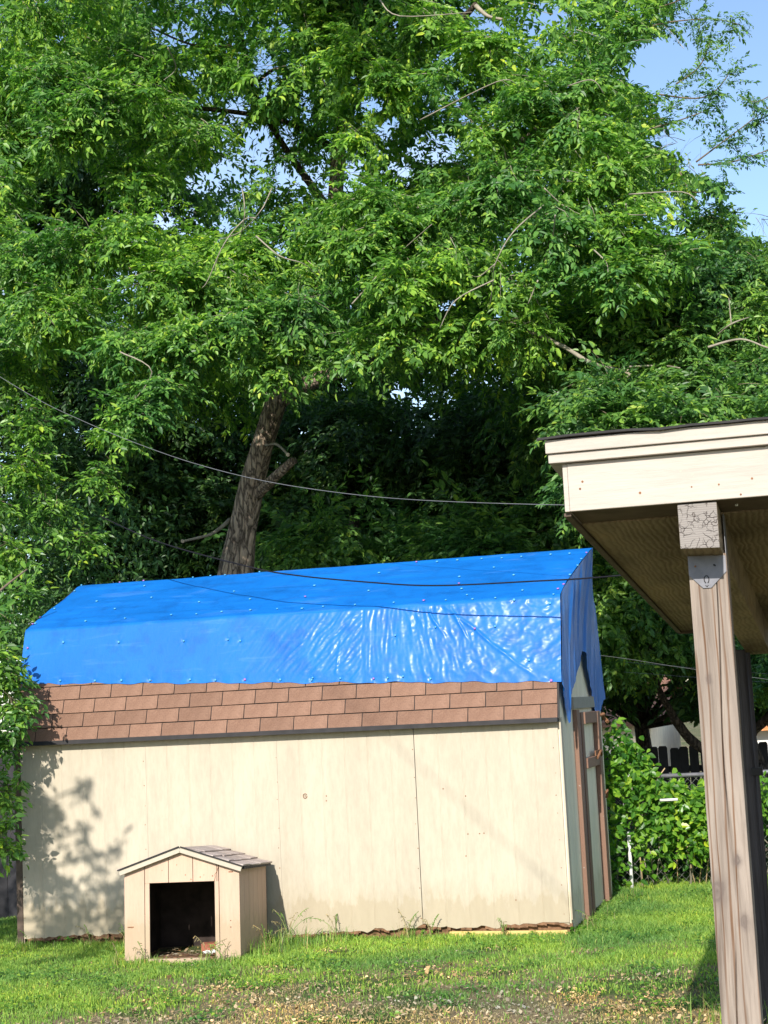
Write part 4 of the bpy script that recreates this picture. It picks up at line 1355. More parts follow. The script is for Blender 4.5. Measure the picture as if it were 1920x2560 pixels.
def gap_keep(T, soft=1.0, bound=True):
    px, py, _ = pix(T)
    k = np.ones(len(T), bool)
    jit = rng.normal(0, .14, len(T))
    for (x, y, a, b_) in GAPS:
        a *= .74; b_ *= .74
        d = np.sqrt(((px - x) / (a * soft)) ** 2 + ((py - y) / (b_ * soft)) ** 2) + jit
        k &= ~((d < 1.0) & (rng.random(len(T)) < .90))
    if bound:
        bx = np.interp(py, BND_Y, BND_X) + 35 * np.sin(py * .03) + 20 * np.sin(py * .083 + 1) + rng.normal(0, 18, len(T))
        k &= px < bx
    return k

r_ = np.random.default_rng(3)
SP_A = [spray_template(r_, .42, 9, 5, .074, .115) for _ in range(10)]
SP_B = [spray_template(r_, .60, 8, 5, .095, .16) for _ in range(8)]

def clump(C, rad, n, down=.25, shell=.5, flat=.65):
    """spray origins in a flattened ball with outward directions"""
    d = rng.normal(0, 1, (n, 3)); d /= np.linalg.norm(d, axis=1, keepdims=True)
    rr = rng.uniform(shell ** 2, 1, n) ** .5
    P = C + d * (rr * rad)[:, None] * np.array([1, 1, flat])
    Dm = d * np.array([1, 1, .6]) + rng.normal(0, .35, (n, 3)) + np.array([0, 0, -down])
    return P - Dm / np.linalg.norm(Dm, axis=1, keepdims=True) * .18, Dm

def put_leaves(tree, A, T, mat, nobj, minpx=0, name='leaf', tmpl=None, crown='crown'):
    """the leaves that show largest become objects of their own, the rest one mesh"""
    px, py, d = pix(T)
    base = np.array(tree.location)
    if nobj:
        sz_ = np.linalg.norm(A[:, :, 0], axis=1) / np.maximum(d, .5)
        vis = (px > 5) & (px < W_PX - 5) & (py > 5) & (py < H_PX - 5)
        # only the outermost foliage, thinned so that the picks are spread out
        score = np.where(vis, sz_, 0)
        cell = (px // 46).astype(int) * 1000 + (py // 46).astype(int)
        order = np.lexsort((-score, cell))
        first = np.ones(len(order), bool); first[1:] = cell[order][1:] != cell[order][:-1]
        cand = order[first]; cand = cand[score[cand] > 0]
        cand = cand[np.argsort(-score[cand])][:nobj]
        V0, F0 = tmpl if tmpl is not None else (LV, LF)
        lm = mesh_np(name, V0, F0, [mat])
        for i in cand:
            o = bpy.data.objects.new(name, lm); col.objects.link(o)
            mm = Matrix.Identity(4)
            for a in range(3):
                for b_ in range(3):
                    mm[a][b_] = A[i, a, b_]
                mm[a][3] = T[i, a] - base[a]
            o.parent = tree
            o.matrix_basis = mm
        k = np.ones(len(A), bool); k[cand] = False
        A, T = A[k], T[k]
    o = link(crown, leaves_mesh(crown, A, T - base, mat, tmpl), tree, kind='stuff')
    return o

def branch(mb, pts, r0, r1, n=7, rough=.12):
    P = [Vector(p) for p in pts]
    out = []
    for i in range(len(P) - 1):
        for k in range(5):
            t = k / 5
            p0 = P[max(i - 1, 0)]; p1 = P[i]; p2 = P[i + 1]; p3 = P[min(i + 2, len(P) - 1)]
            out.append(.5 * ((2 * p1) + (p2 - p0) * t + (2 * p0 - 5 * p1 + 4 * p2 - p3) * t * t + (3 * p1 - p0 - 3 * p2 + p3) * t ** 3))
    out.append(P[-1])
    m_ = len(out)
    mb.tube(out, [r0 + (r1 - r0) * (i / (m_ - 1)) ** .8 for i in range(m_)], n, True, rough)

# --- main tree -----------------------------------------------------------
tb = np.array([-.55, 5.2, -.2])
big = thing('ash_tree', 'huge leafy tree with a leaning furrowed trunk rising behind the blue tarp', 'tree', tb)
def rl(P): return np.array(P) - tb
mb = MB()
mb.tube([rl(p) for p in [(-.55, 5.2, -.3), (-.35, 5.15, .6), (-.12, 5.1, 1.7), (.06, 5.0, 2.9), tuple(at(592, 1425, 5)), tuple(at(607, 1330, 5)), tuple(at(630, 1212, 4.9)), tuple(at(655, 1121, 4.8)), tuple(at(690, 1007, 4.8)), tuple(at(715, 940, 5.0)), tuple(at(750, 850, 5.4)), tuple(at(800, 720, 6)), tuple(at(835, 560, 6.6)), tuple(at(845, 400, 7.0)), tuple(at(850, 240, 7.2)), tuple(at(870, 60, 7.2)), tuple(at(880, -150, 7.2))]],
        [.34, .29, .26, .235, .212, .165, .15, .14, .14, .13, .12, .135, .12, .11, .095, .08, .05], 20, True, .16)
mb.build('trunk', M['bark'], big, True)
limbs = [
    ([at(700, 1000, 4.8), at(762, 962, 4.6), at(858, 925, 4.3), at(960, 880, 4.0), at(1100, 800, 3.8)], .12, .05, 'bark'),
    ([at(640, 1240, 4.9), at(690, 1190, 4.6), at(735, 1150, 4.4)], .075, .05, 'bark'),
    ([at(575, 1299, 5), at(548, 1322, 4.7), at(520, 1338, 4.5), at(457, 1353, 4.3)], .028, .014, 'twig'),
    ([at(655, 1115, 4.8), at(690, 1110, 4.4), at(720, 1137, 4.1)], .02, .013, 'twig'),
    ([at(670, 1110, 4.8), at(668, 1095, 4.3), at(655, 1078, 4.1)], .03, .022, 'bark'),
    ([at(820, 640, 6.2), at(960, 560, 5.0), at(1150, 480, 4.4), at(1330, 330, 4.2), at(1480, 160, 4.2)], .085, .02, 'barkdark'),
    ([at(745, 860, 4.9), at(600, 740, 4.4), at(420, 690, 4.0), at(200, 640, 3.8)], .08, .02, 'bark'),
    ([at(835, 540, 6.6), at(720, 380, 6.4), at(640, 240, 6.0), at(600, 60, 5.8)], .06, .02, 'barkdark'),
    ([at(640, 205, 5.9), at(700, 170, 5.7), at(720, 230, 5.7)], .03, .012, 'barkdark'),
    ([at(580, 115, 4.8), at(480, 112, 4.7), at(370, 65, 4.7)], .022, .01, 'barkdark'),
    ([at(850, 240, 7.2), at(1010, 110, 6.0), at(1140, 55, 4.8), at(1190, 10, 4.5)], .06, .03, 'barkdark'),
    ([at(1190, 15, 4.5), at(1220, 40, 4.4), at(1255, 48, 4.3)], .03, .015, 'twig'),
    ([at(845, 380, 7.0), at(700, 300, 6.4), at(380, 260, 5.2), at(120, 250, 4.4)], .05, .015, 'barkdark')]
for pts, a, b_, mt in limbs:
    mb = MB(); branch(mb, [rl(p) for p in pts], a, b_, 9); mb.build('branch', M[mt], big, True)
for (x, y, dY) in ((457, 1353, 4.3), (720, 1137, 4.1), (655, 1078, 4.1)):
    P = rl(at(x, y, dY)); mb = MB(); r0 = .022
    mb.tube([P + np.array([0, .01, 0]), P + np.array([0, -.012, 0])], r0, 10); mb.build('cut_end', M['cut'], big)

# leaf masses: photo x, y, depth Y, radius (m), number of sprays
front = [(60, 640, 2.6, .75, 95), (190, 600, 2.5, .7, 95), (330, 590, 2.6, .7, 90), (110, 770, 2.3, .7, 95), (260, 740, 2.2, .7, 95), (420, 700, 2.4, .75, 100), (560, 690, 2.7, .7, 85),
         (40, 900, 2.2, .6, 80), (180, 880, 2.1, .55, 75), (330, 860, 2.2, .55, 70), (480, 840, 2.2, .6, 85), (620, 800, 2.3, .6, 85), (740, 780, 2.4, .6, 80), (860, 760, 2.3, .6, 75),
         (560, 920, 2.3, .45, 55), (400, 960, 2.0, .32, 38), (340, 1020, 1.9, .26, 34), (290, 1070, 1.9, .22, 30), (700, 900, 2.5, .4, 45),
         (110, 190, 2.6, .6, 70), (230, 250, 2.4, .6, 85), (320, 170, 2.5, .55, 70), (390, 230, 2.4, .45, 50), (150, 330, 2.3, .45, 60), (60, 40, 2.8, .6, 60), (230, 30, 2.8, .5, 55),
         (920, 500, 2.6, .55, 60), (900, 620, 2.4, .55, 70), (1010, 560, 2.5, .6, 75), (1120, 640, 2.4, .6, 75), (1000, 700, 2.3, .55, 70), (1150, 520, 2.6, .6, 75), (1260, 450, 2.6, .6, 75),
         (1200, 330, 2.8, .6, 75), (1330, 250, 2.8, .6, 75), (1100, 200, 3.0, .6, 75), (1450, 330, 2.8, .6, 75), (1400, 450, 2.6, .6, 75), (1540, 420, 2.8, .55, 70), (1380, 580, 2.5, .6, 75),
         (1520, 560, 2.6, .6, 70), (1250, 700, 2.4, .6, 75), (1400, 720, 2.5, .6, 75), (1060, 60, 3.2, .6, 70), (1220, 120, 3.1, .5, 60), (1480, 210, 3.0, .5, 55), (1420, 90, 3.2, .45, 40),
         (900, 130, 3.2, .5, 60), (960, 200, 3.1, .5, 60), (1560, 60, 3.4, .4, 24), (760, 60, 3.6, .5, 55), (900, 330, 3.4, .4, 40), (560, 160, 3.6, .5, 50), (480, 330, 3.4, .5, 50),
         (1540, 690, 2.5, .55, 65), (1660, 640, 2.7, .55, 65), (1130, 820, 2.6, .45, 50), (1010, 840, 2.5, .4, 45), (880, 870, 2.5, .35, 30), (1620, 500, 2.9, .5, 55), (800, 560, 3.2, .45, 40),
         (480, 520, 3.2, .5, 60), (330, 440, 3.2, .5, 60), (620, 620, 3.2, .5, 50), (760, 690, 3.0, .4, 40), (1300, 820, 2.7, .45, 45)]
PP, DDr, SC = [], [], []
for (x, y, Yd, rad, n) in front:
    P, Dm = clump(at(x, y, Yd + .5), rad * .62, int(n * .95), .3, .35, .75)
    PP.append(P); DDr.append(Dm); SC.append(rng.uniform(.75, 1.15, len(P)))
# second layer behind, spread over the whole crown
for _ in range(95):
    x, y = rng.uniform(-250, 1900), rng.uniform(-250, 1000)
    if y > 900 and x > 650: continue
    if y > 870 and x > 1300: continue
    C = at(x, y, rng.uniform(4.0, 7.5))
    P, Dm = clump(C, rng.uniform(.5, .9), 75, .3, .3, .7)
    PP.append(P); DDr.append(Dm); SC.append(rng.uniform(.9, 1.35, len(P)))
# crown beyond the picture (above and to the left), it shades what stands behind
for _ in range(26):
    C = np.array([rng.uniform(-6, 7), rng.uniform(2, 7), rng.uniform(9.8, 12.5)])
    P, Dm = clump(C, 1.1, 45, .2, .3, .6); PP.append(P); DDr.append(Dm); SC.append(np.full(len(P), 1.5))
P, Dm, S = np.concatenate(PP), np.concatenate(DDr), np.concatenate(SC)
hol = np.array([noise.noise(Vector(p) * 1.25) + .5 * noise.noise(Vector(p) * 2.9) for p in P])
k = hol > -.23; P, Dm, S = P[k], Dm[k], S[k]
A, T, TW = sprays(P, Dm, SP_A, S)
k = gap_keep(T); A, T = A[k], T[k]
kt = gap_keep(TW[:, -1], .9) & (rng.random(len(TW)) < .7)
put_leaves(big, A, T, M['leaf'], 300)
link('twigs', twigs_mesh('twigs', TW[kt] - tb, M['twig'], .0042), big, kind='stuff')
# bare pale twigs in front of the leaves
tw = [[(1365, 509), (1284, 579), (1238, 660), (1232, 712), (1225, 760)], [(1238, 660), (1200, 690), (1180, 690)], [(1388, 538), (1382, 596), (1374, 642)], [(1235, 700), (1140, 750), (1100, 820)],
      [(1573, 486), (1706, 480), (1747, 509)], [(1565, 510), (1570, 535), (1615, 537)], [(1360, 470), (1400, 508)], [(640, 545), (610, 550), (560, 610), (520, 700), (505, 720)],
      [(680, 470), (650, 530), (600, 580), (545, 600)], [(605, 470), (612, 530), (600, 600)], [(1420, 215), (1480, 200), (1510, 235)], [(1345, 700), (1320, 760)], [(640, 590), (700, 640), (760, 660), (800, 700)],
      [(1485, 625), (1515, 655), (1520, 680)], [(880, 760), (980, 650), (1080, 560)], [(300, 880), (380, 930), (310, 1030)], [(420, 120), (440, 170), (410, 200)], [(950, 0), (1000, 40), (1180, 30)], [(1050, 300), (1240, 205), (1290, 210)]]
for pts in tw:
    mb = MB(); branch(mb, [rl(at(x, y, 2.45 + .25 * math.sin(i * 2 + x))) for i, (x, y) in enumerate(pts)], .009, .0035, 5, .1); mb.build('twig', M['twig'], big, True)

# --- tree beyond the right, paler crown reaching into the sky -------------
tr2 = np.array([6.2, 9.0, -.65])
rt = thing('shade_tree', 'spreading dark tree with low limbs over the board fence at right', 'tree', tr2)
mb = MB(); branch(mb, [np.array(p) - tr2 for p in [(6.2, 9.0, -.8), (6.1, 9.0, .3), (6.0, 9.0, .9)]], .20, .15, 12); mb.build('trunk', M['barkdark'], rt, True)
for pts, a, b_ in (([(6.0, 9.0, .7), at(1744, 1863, 8.8), at(1698, 1813, 8.6), at(1674, 1774, 8.4), at(1640, 1700, 8.0), at(1600, 1500, 7)], .085, .035),
                   ([(6.0, 9.0, .8), at(1877, 1840, 8.8), at(1915, 1800, 8.6), at(1990, 1720, 8.4)], .09, .05),
                   ([(6.0, 9.0, .9), at(1800, 1600, 8.6), at(1760, 1300, 8), at(1740, 1000, 7.2), at(1700, 700, 6.5)], .12, .05)):
    mb = MB(); branch(mb, [np.array(p) - tr2 for p in pts], a, b_, 9); mb.build('branch', M['barkdark'], rt, True)
for pts, a, b_ in (([(1250, 800), (1330, 830), (1411, 868), (1481, 908), (1567, 929)], .05, .034), ([(1574, 917), (1654, 914), (1700, 920)], .02, .012), ([(1770, 868), (1851, 848), (1915, 868), (1960, 880)], .022, .014),
                   ([(1793, 839), (1828, 810), (1874, 793)], .02, .012), ([(1828, 808), (1822, 745)], .014, .008), ([(1567, 935), (1590, 990), (1605, 1045)], .02, .012)):
    mb = MB(); branch(mb, [at(x, y, 3.4 + (max(0, 1450 - x) * .008 if a > .05 else .25 * math.sin(x))) - tr2 for x, y in pts], a * (1 if a > .05 else .62), b_ * (1 if a > .05 else .5), 8); mb.build('branch', M['barkdark'] if a > .05 else M['twig'], rt, True)
P = at(1569, 931, 3.36) - tr2
mb = MB(); mb.tube([P, P + np.array([.012, -.02, -.008])], .033, 12); mb.build('cut_end', M['cut'], rt)
PP, DDr, SC = [], [], []
right = [(1640, 780, 3.6, .6, 60), (1760, 720, 3.7, .6, 60), (1860, 680, 3.9, .55, 50), (1720, 850, 3.4, .5, 50), (1860, 800, 3.6, .6, 60), (1900, 930, 3.4, .5, 50), (1780, 960, 3.3, .5, 55), (1660, 980, 3.4, .45, 45),
         (1850, 1040, 3.3, .45, 45), (1500, 800, 3.8, .5, 45), (1900, 560, 4.2, .35, 24), (1560, 900, 3.9, .45, 40), (1400, 880, 4.2, .45, 40), (1790, 560, 4.1, .5, 40)]
for (x, y, Yd, rad, n) in right:
    P, Dm = clump(at(x, y, Yd + .4), rad * .65, int(n * 1.1), .3, .3, .75); PP.append(P); DDr.append(Dm); SC.append(rng.uniform(.75, 1.15, len(P)))
for _ in range(22):  # unseen clumps behind the patio roof, added to shade the foliage beyond
    x, y = rng.uniform(1470, 2150), rng.uniform(1000, 1240)
    P, Dm = clump(at(x, y, rng.uniform(2.4, 4.0)), rng.uniform(.45, .65), 60, .2, .2, .6); PP.append(P); DDr.append(Dm); SC.append(rng.uniform(.9, 1.2, len(P)))
for _ in range(34):
    x, y = rng.uniform(1380, 2100), rng.uniform(620, 1620)
    P, Dm = clump(at(x, y, rng.uniform(6.5, 9.5)), rng.uniform(.6, .9), 70, .3, .3, .7); PP.append(P); DDr.append(Dm); SC.append(rng.uniform(1.0, 1.4, len(P)))
for _ in range(10):
    x, y = rng.uniform(1480, 1960), rng.uniform(1560, 1700)
    P, Dm = clump(at(x, y, rng.uniform(6.5, 9.0)), .55, 55, .5, .3, .6); PP.append(P); DDr.append(Dm); SC.append(rng.uniform(.8, 1.1, len(P)))
# thin branches reaching out against the sky
sprig_tw = []
for pts in ([(1540, 95), (1640, 62), (1720, 50), (1790, 48), (1850, 62)], [(1690, 210), (1745, 170), (1768, 125), (1775, 105)], [(1640, 235), (1740, 246), (1790, 225), (1825, 180)], [(1740, 405), (1800, 360), (1860, 315), (1925, 265)],
            [(1745, 412), (1830, 405), (1930, 372)], [(1600, 330), (1700, 300), (1770, 275)], [(1640, 20), (1700, 0), (1770, -40)], [(1850, 240), (1890, 255), (1940, 230)], [(1700, 430), (1730, 480), (1790, 470)]):
    P3 = [at(x, y, 4.0) for x, y in pts]
    mb = MB(); branch(mb, [p - tr2 for p in P3], .011, .005, 5, .1); mb.build('twig', M['twigdark'], rt, True)
    for q in range(len(P3) - 1):
        for _ in range(7):
            t = rng.uniform(0, 1); c = P3[q] * (1 - t) + P3[q + 1] * t + rng.normal(0, .05, 3)
            PP.append(c[None]); DDr.append((P3[q + 1] - P3[q])[None] / np.linalg.norm(P3[q + 1] - P3[q]) + rng.normal(0, .6, (1, 3))); SC.append(np.array([rng.uniform(.4, .7)]))
            sprig_tw.append(len(PP) - 1)
P, Dm, S = np.concatenate(PP), np.concatenate(DDr), np.concatenate(SC)
nspr = sum(len(PP[i]) for i in sprig_tw)
A, T, TW = sprays(P[:-nspr], Dm[:-nspr], SP_A, S[:-nspr])
k = gap_keep(T, 1.0); A, T = A[k], T[k]
A2, T2, TW2 = sprays(P[-nspr:], Dm[-nspr:], SP_A, S[-nspr:])
# leave the low opening above the board fence clear
px, py, _ = pix(T); k = ~((py > 1775) & (px > 1400)); A, T = A[k], T[k]
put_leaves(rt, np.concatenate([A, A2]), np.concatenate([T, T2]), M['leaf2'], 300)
link('twigs', twigs_mesh('twigs', TW[rng.random(len(TW)) < .5] - tr2, M['twigdark'], .004), rt, kind='stuff')

# --- dark trees behind -----------------------------------------------------
def back_tree(label, base, blobs, gaps=True, mat='leafdark', low=None):
    base = np.array(base, float)
    t = thing('background_tree', label, 'tree', base, 0.0, 'dark trees behind the yard')
    mb = MB(); branch(mb, [(0, 0, -.2), (.1, 0, 1.5), (.0, .1, 3.2), (.2, 0, 5.0)], .17, .07, 10); mb.build('trunk', M['barkdark'], t, True)
    PP, DDr, SC = [], [], []
    for (C, rad, n) in blobs:
        P, Dm = clump(np.array(C), rad, n, .25, .2, .85); PP.append(P); DDr.append(Dm); SC.append(rng.uniform(.9, 1.4, n))
        if mat == 'leaf2' or n % 2 or rng.random() < .6: continue
        mb = MB(); branch(mb, [(.05, 0, 2.2), tuple((np.array(C) - base) * .55 + np.array([0, 0, 1.0])), tuple(np.array(C) - base)], .05, .015, 6); mb.build('branch', M['barkdark'], t, True)
    P, Dm, S = np.concatenate(PP), np.concatenate(DDr), np.concatenate(SC)
    A, T, TW = sprays(P, Dm, SP_B, S)
    if gaps:
        k = gap_keep(T, .95, True)
        A, T = A[k], T[k]
    if low is not None:
        px, py, _ = pix(T); k = ~((py > low) & (px > 1500)); A, T = A[k], T[k]
    link('crown', leaves_mesh('crown', A, T - base, M[mat]), t, kind='stuff')
def blobs(x0, x1, y0, y1, Y0, Y1, n, rad, ns):
    return [(at(rng.uniform(x0, x1), rng.uniform(y0, y1), rng.uniform(Y0, Y1)), rng.uniform(*rad), ns) for _ in range(n)]
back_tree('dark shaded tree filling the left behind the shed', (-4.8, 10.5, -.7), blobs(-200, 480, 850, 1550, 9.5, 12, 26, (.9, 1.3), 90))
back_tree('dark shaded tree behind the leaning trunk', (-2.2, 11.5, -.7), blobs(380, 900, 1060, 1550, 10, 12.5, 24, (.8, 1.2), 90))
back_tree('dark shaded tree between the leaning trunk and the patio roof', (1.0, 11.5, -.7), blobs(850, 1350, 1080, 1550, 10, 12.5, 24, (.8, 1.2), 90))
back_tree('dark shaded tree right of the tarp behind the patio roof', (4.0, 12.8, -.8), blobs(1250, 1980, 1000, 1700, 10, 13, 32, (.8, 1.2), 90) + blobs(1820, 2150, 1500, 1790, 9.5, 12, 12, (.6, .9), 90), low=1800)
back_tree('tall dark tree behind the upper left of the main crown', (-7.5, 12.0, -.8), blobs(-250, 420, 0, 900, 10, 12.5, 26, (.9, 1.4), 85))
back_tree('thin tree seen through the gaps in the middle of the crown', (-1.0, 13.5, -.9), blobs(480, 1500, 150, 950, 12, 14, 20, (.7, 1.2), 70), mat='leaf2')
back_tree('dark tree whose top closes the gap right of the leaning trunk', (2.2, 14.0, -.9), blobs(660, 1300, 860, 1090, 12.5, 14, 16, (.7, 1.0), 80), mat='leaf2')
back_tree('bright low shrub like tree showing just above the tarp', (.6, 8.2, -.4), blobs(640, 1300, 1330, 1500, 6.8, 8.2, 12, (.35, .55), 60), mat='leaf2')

# --- bush at the left edge --------------------------------------------------
bb = np.array([-.9, -.35, -.05])
bush = thing('sapling', 'bright leafy sapling at the left edge overlapping the shed corner', 'sapling', bb)
for pts in ([(-.9, -.35, -.1), (-.75, -.4, 1.0), (-.6, -.5, 2.2), (-.55, -.5, 3.2)], [(-.8, -.38, .6), (-.4, -.5, 1.2), (-.12, -.6, 1.45)], [(-.7, -.4, 1.3), (-.35, -.45, 1.9), (.1, -.45, 2.1)], [(-.6, -.5, 2.4), (-.2, -.2, 3.0), (.1, 0, 3.3)]):
    mb = MB(); branch(mb, [np.array(p) - bb for p in pts], .022, .007, 6); mb.build('stem', M['twigdark'], bush, True)
PP, DDr, SC = [], [], []
for (x, y, Yd, rad, n) in [(-40, 1660, -.5, .45, 30), (20, 1690, -.45, .30, 22), (40, 1770, -.45, .26, 20), (0, 1850, -.45, .30, 22), (10, 1990, -.5, .26, 18), (-20, 2080, -.5, .28, 16), (30, 2120, -.5, .16, 7), (-60, 1900, -.5, .4, 24),
                           (40, 1490, 1.0, .35, 22), (-10, 1560, .8, .35, 22), (20, 1380, 1.4, .45, 30), (-30, 1250, 1.6, .55, 36), (60, 1170, 1.8, .45, 34), (130, 1270, 2.0, .4, 30), (200, 1360, 2.2, .35, 22), (90, 1060, 1.9, .4, 32), (250, 1200, 2.3, .4, 26), (-60, 1050, 1.8, .5, 30)]:
    P, Dm = clump(at(x, y, Yd), rad * .7, n, .2, .2, .9); PP.append(P); DDr.append(Dm); SC.append(rng.uniform(.6, .95, n))
r_ = np.random.default_rng(9)
SP_C = [spray_template(r_, .34, 5, 5, .088, .13) for _ in range(6)]
# single sprigs reaching over tarp, shingles and siding
for (x, y, Yd, dx, dz) in [(60, 1700, -.40, 1, -.1), (45, 1780, -.42, 1, -.1), (55, 1735, -.42, 1, -.35), (30, 1965, -.35, 1, .1), (50, 1990, -.35, 1, -.4), (30, 2080, -.35, .8, -.7), (40, 1665, -.38, 1, 0), (60, 1830, -.4, .6, -.6), (20, 2010, -.4, .9, -.2)]:
    PP.append(at(x, y, Yd)[None]); DDr.append(np.array([[dx, -.15, dz]])); SC.append(np.array([.62]))
P, Dm, S = np.concatenate(PP), np.concatenate(DDr), np.concatenate(SC)
A, T, TW = sprays(P, Dm, SP_C, S)
# keep the wall and tarp clear except for the sprigs
px, py, _ = pix(T)
lim = np.interp(py, [1000, 1400, 1500, 1600, 1660, 1750, 1850, 1960, 2060, 2140], [420, 330, 130, 62, 60, 95, 62, 62, 62, 58]) 
k = px < lim + rng.normal(0, 10, len(px)); k[-len([0] * 9) * 25:] = True
A, T = A[k], T[k]
k = ~((T[:, 1] > -.12) & (T[:, 0] > -.08) & (T[:, 2] < 3.0)); A, T = A[k], T[k]
put_leaves(bush, A, T, M['leafbig'], 300, crown='foliage')
link('twigs', twigs_mesh('twigs', TW - bb, M['twigdark'], .003), bush, kind='stuff')

# --- branch outside the picture on the left whose shade falls on the shed wall
sb = np.array([-2.6, -4.6, -.05])
st = thing('yard_tree', 'yard tree left of the picture that shades the end of the shed wall', 'tree', sb)
mb = MB(); branch(mb, [(0, 0, -.2), (.1, .05, 1.6), (.3, .1, 3.0), (.7, .1, 4.2), (1.0, .0, 5.2)], .16, .05, 10); mb.build('trunk', M['bark'], st, True)
sv = np.array(TO_SUN)
PP, DDr, SC = [], [], []
for (wx, wz, rad, n, t) in [(.25, 1.15, .30, 30, 5.5), (.1, .6, .38, 40, 5.2), (.45, .45, .34, 34, 5.6), (.85, .42, .26, 24, 6.0), (.15, 1.5, .16, 12, 4.4), (.62, .95, .14, 9, 6.2), (.95, .75, .10, 5, 6.0), (1.05, .2, .25, 20, 6), (.3, .05, .4, 40, 5.5), (.9, -.3, .4, 30, 6), (-.3, .8, .5, 50, 5.2), (.62, 1.33, .13, 8, 6.5), (-.7, 1.2, .6, 60, 5.2), (-.8, .2, .6, 60, 5.2), (-1.6, 1.0, .8, 80, 5.0), (-.6, 2.2, .5, 40, 5.0)]:
    C = np.array([wx, 0, wz]) + sv * t
    n = n if wx < -.2 else int(n * .55); P, Dm = clump(C, rad, n, .2, .1, .9); PP.append(P); DDr.append(Dm); SC.append(rng.uniform(.6, .9, n))
    mb = MB(); branch(mb, [(.4, .1, 3.3), tuple((C - sb) * .6 + np.array([0, 0, 1.2])), tuple(C - sb)], .03, .01, 5); mb.build('branch', M['bark'], st, True)
P, Dm, S = np.concatenate(PP), np.concatenate(DDr), np.concatenate(SC)
A, T, TW = sprays(P, Dm, SP_C, S)
link('crown', leaves_mesh('crown', A, T - sb, M['leaf']), st, kind='stuff')

# --- vine on the wire fence ---------------------------------------------------
def vine(label, x0, x1, topf, botf, n, nobj, seed):
    r = np.random.default_rng(seed)
    base = np.array([(x0 + x1) / 2, fpos((x0 + x1) / 2), 0.0])
    t = thing('vine', label, 'vine', base, 0.0, 'vines on the wire fence')
    A, T = [], []
    xs = r.uniform(x0, x1, n)
    for x in xs:
        tz, bz = topf(x) + r.normal(0, .05), botf(x) + r.normal(0, .09)
        z = tz - (tz - bz) * r.beta(1.0, 1.7) + .05 * math.sin(x * 23)
        th = .34
        y = fpos(x) - r.uniform(-.12, th)
        T.append((x, y, z))
    T = np.array(T)
    xd = np.stack([r.normal(0, .8, n), r.uniform(-1.0, .1, n), r.uniform(-1.1, .25, n)], 1)
    up = np.stack([r.normal(0, .7, n), -r.uniform(-.2, 1.4, n), r.uniform(.2, 1, n)], 1)
    A = rot_from(xd, up) * r.uniform(.045, .095, n)[:, None, None]
    tm = leaf_template(.10, .62)
    put_leaves(t, A, T, M['vine'], nobj, tmpl=tm, crown='foliage')
    for k in range(16):
        x = r.uniform(x0, x1); mb = MB()
        mb.tube([np.array((x, fpos(x) - .05, 0)) - base, np.array((x + r.normal(0, .06), fpos(x) - .03, .35)) - base, np.array((x + r.normal(0, .1), fpos(x) - .06, .75)) - base, np.array((x + r.normal(0, .15), fpos(x), topf(x) - .3)) - base], .006, 5)
        mb.build('stem', M['twig'] if k % 3 else M['drystem'], t, True)
M['drystem'] = plain('dry_stem', (.42, .30, .16), .85, .2, 20)
vine('glossy green vine climbing the wire fence beside the shed corner', 4.72, 5.95, lambda x: float(np.interp(x, [4.7, 5.0, 5.12, 5.24, 5.36, 5.5, 5.8, 6], [1.5, 1.58, 1.48, 1.30, 1.10, 1.0, .94, .98])),
     lambda x: float(np.interp(x, [4.7, 5.0, 5.1, 5.3, 5.5, 6], [.0, .05, .22, .12, .25, .3])) , 3300, 300, 21)
vine('glossy green vine on the wire fence right of the weathered post', 6.05, 8.3, lambda x: .98, lambda x: .5, 1600, 200, 22)
# dim undergrowth behind the wire
def undergrowth():
    n = 26000
    T = np.stack([rng.uniform(3.0, 10.5, n), rng.uniform(3.25, 5.6, n), rng.uniform(-.2, .62, n)], 1)
    T[:, 2] += .25 * np.sin(T[:, 0] * 2.2) * (T[:, 2] > .1)
    A = rot_from(rng.normal(0, 1, (n, 3)), np.tile([0, 0, 1.], (n, 1)) + rng.normal(0, .5, (n, 3))) * rng.uniform(.07, .12, n)[:, None, None]
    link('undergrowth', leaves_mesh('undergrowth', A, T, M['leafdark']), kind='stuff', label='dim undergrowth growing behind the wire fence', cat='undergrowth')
undergrowth()
def left_hedge():
    n = 16000
    T = np.stack([rng.uniform(-5, -.15, n), rng.uniform(2.2, 4.2, n), rng.uniform(0, 4.4, n)], 1)
    A = rot_from(rng.normal(0, 1, (n, 3)), np.tile([0, 0, 1.], (n, 1)) + rng.normal(0, .5, (n, 3))) * rng.uniform(.07, .12, n)[:, None, None]
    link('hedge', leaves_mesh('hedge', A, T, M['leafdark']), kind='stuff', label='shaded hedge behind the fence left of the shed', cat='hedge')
left_hedge()

make_clover()
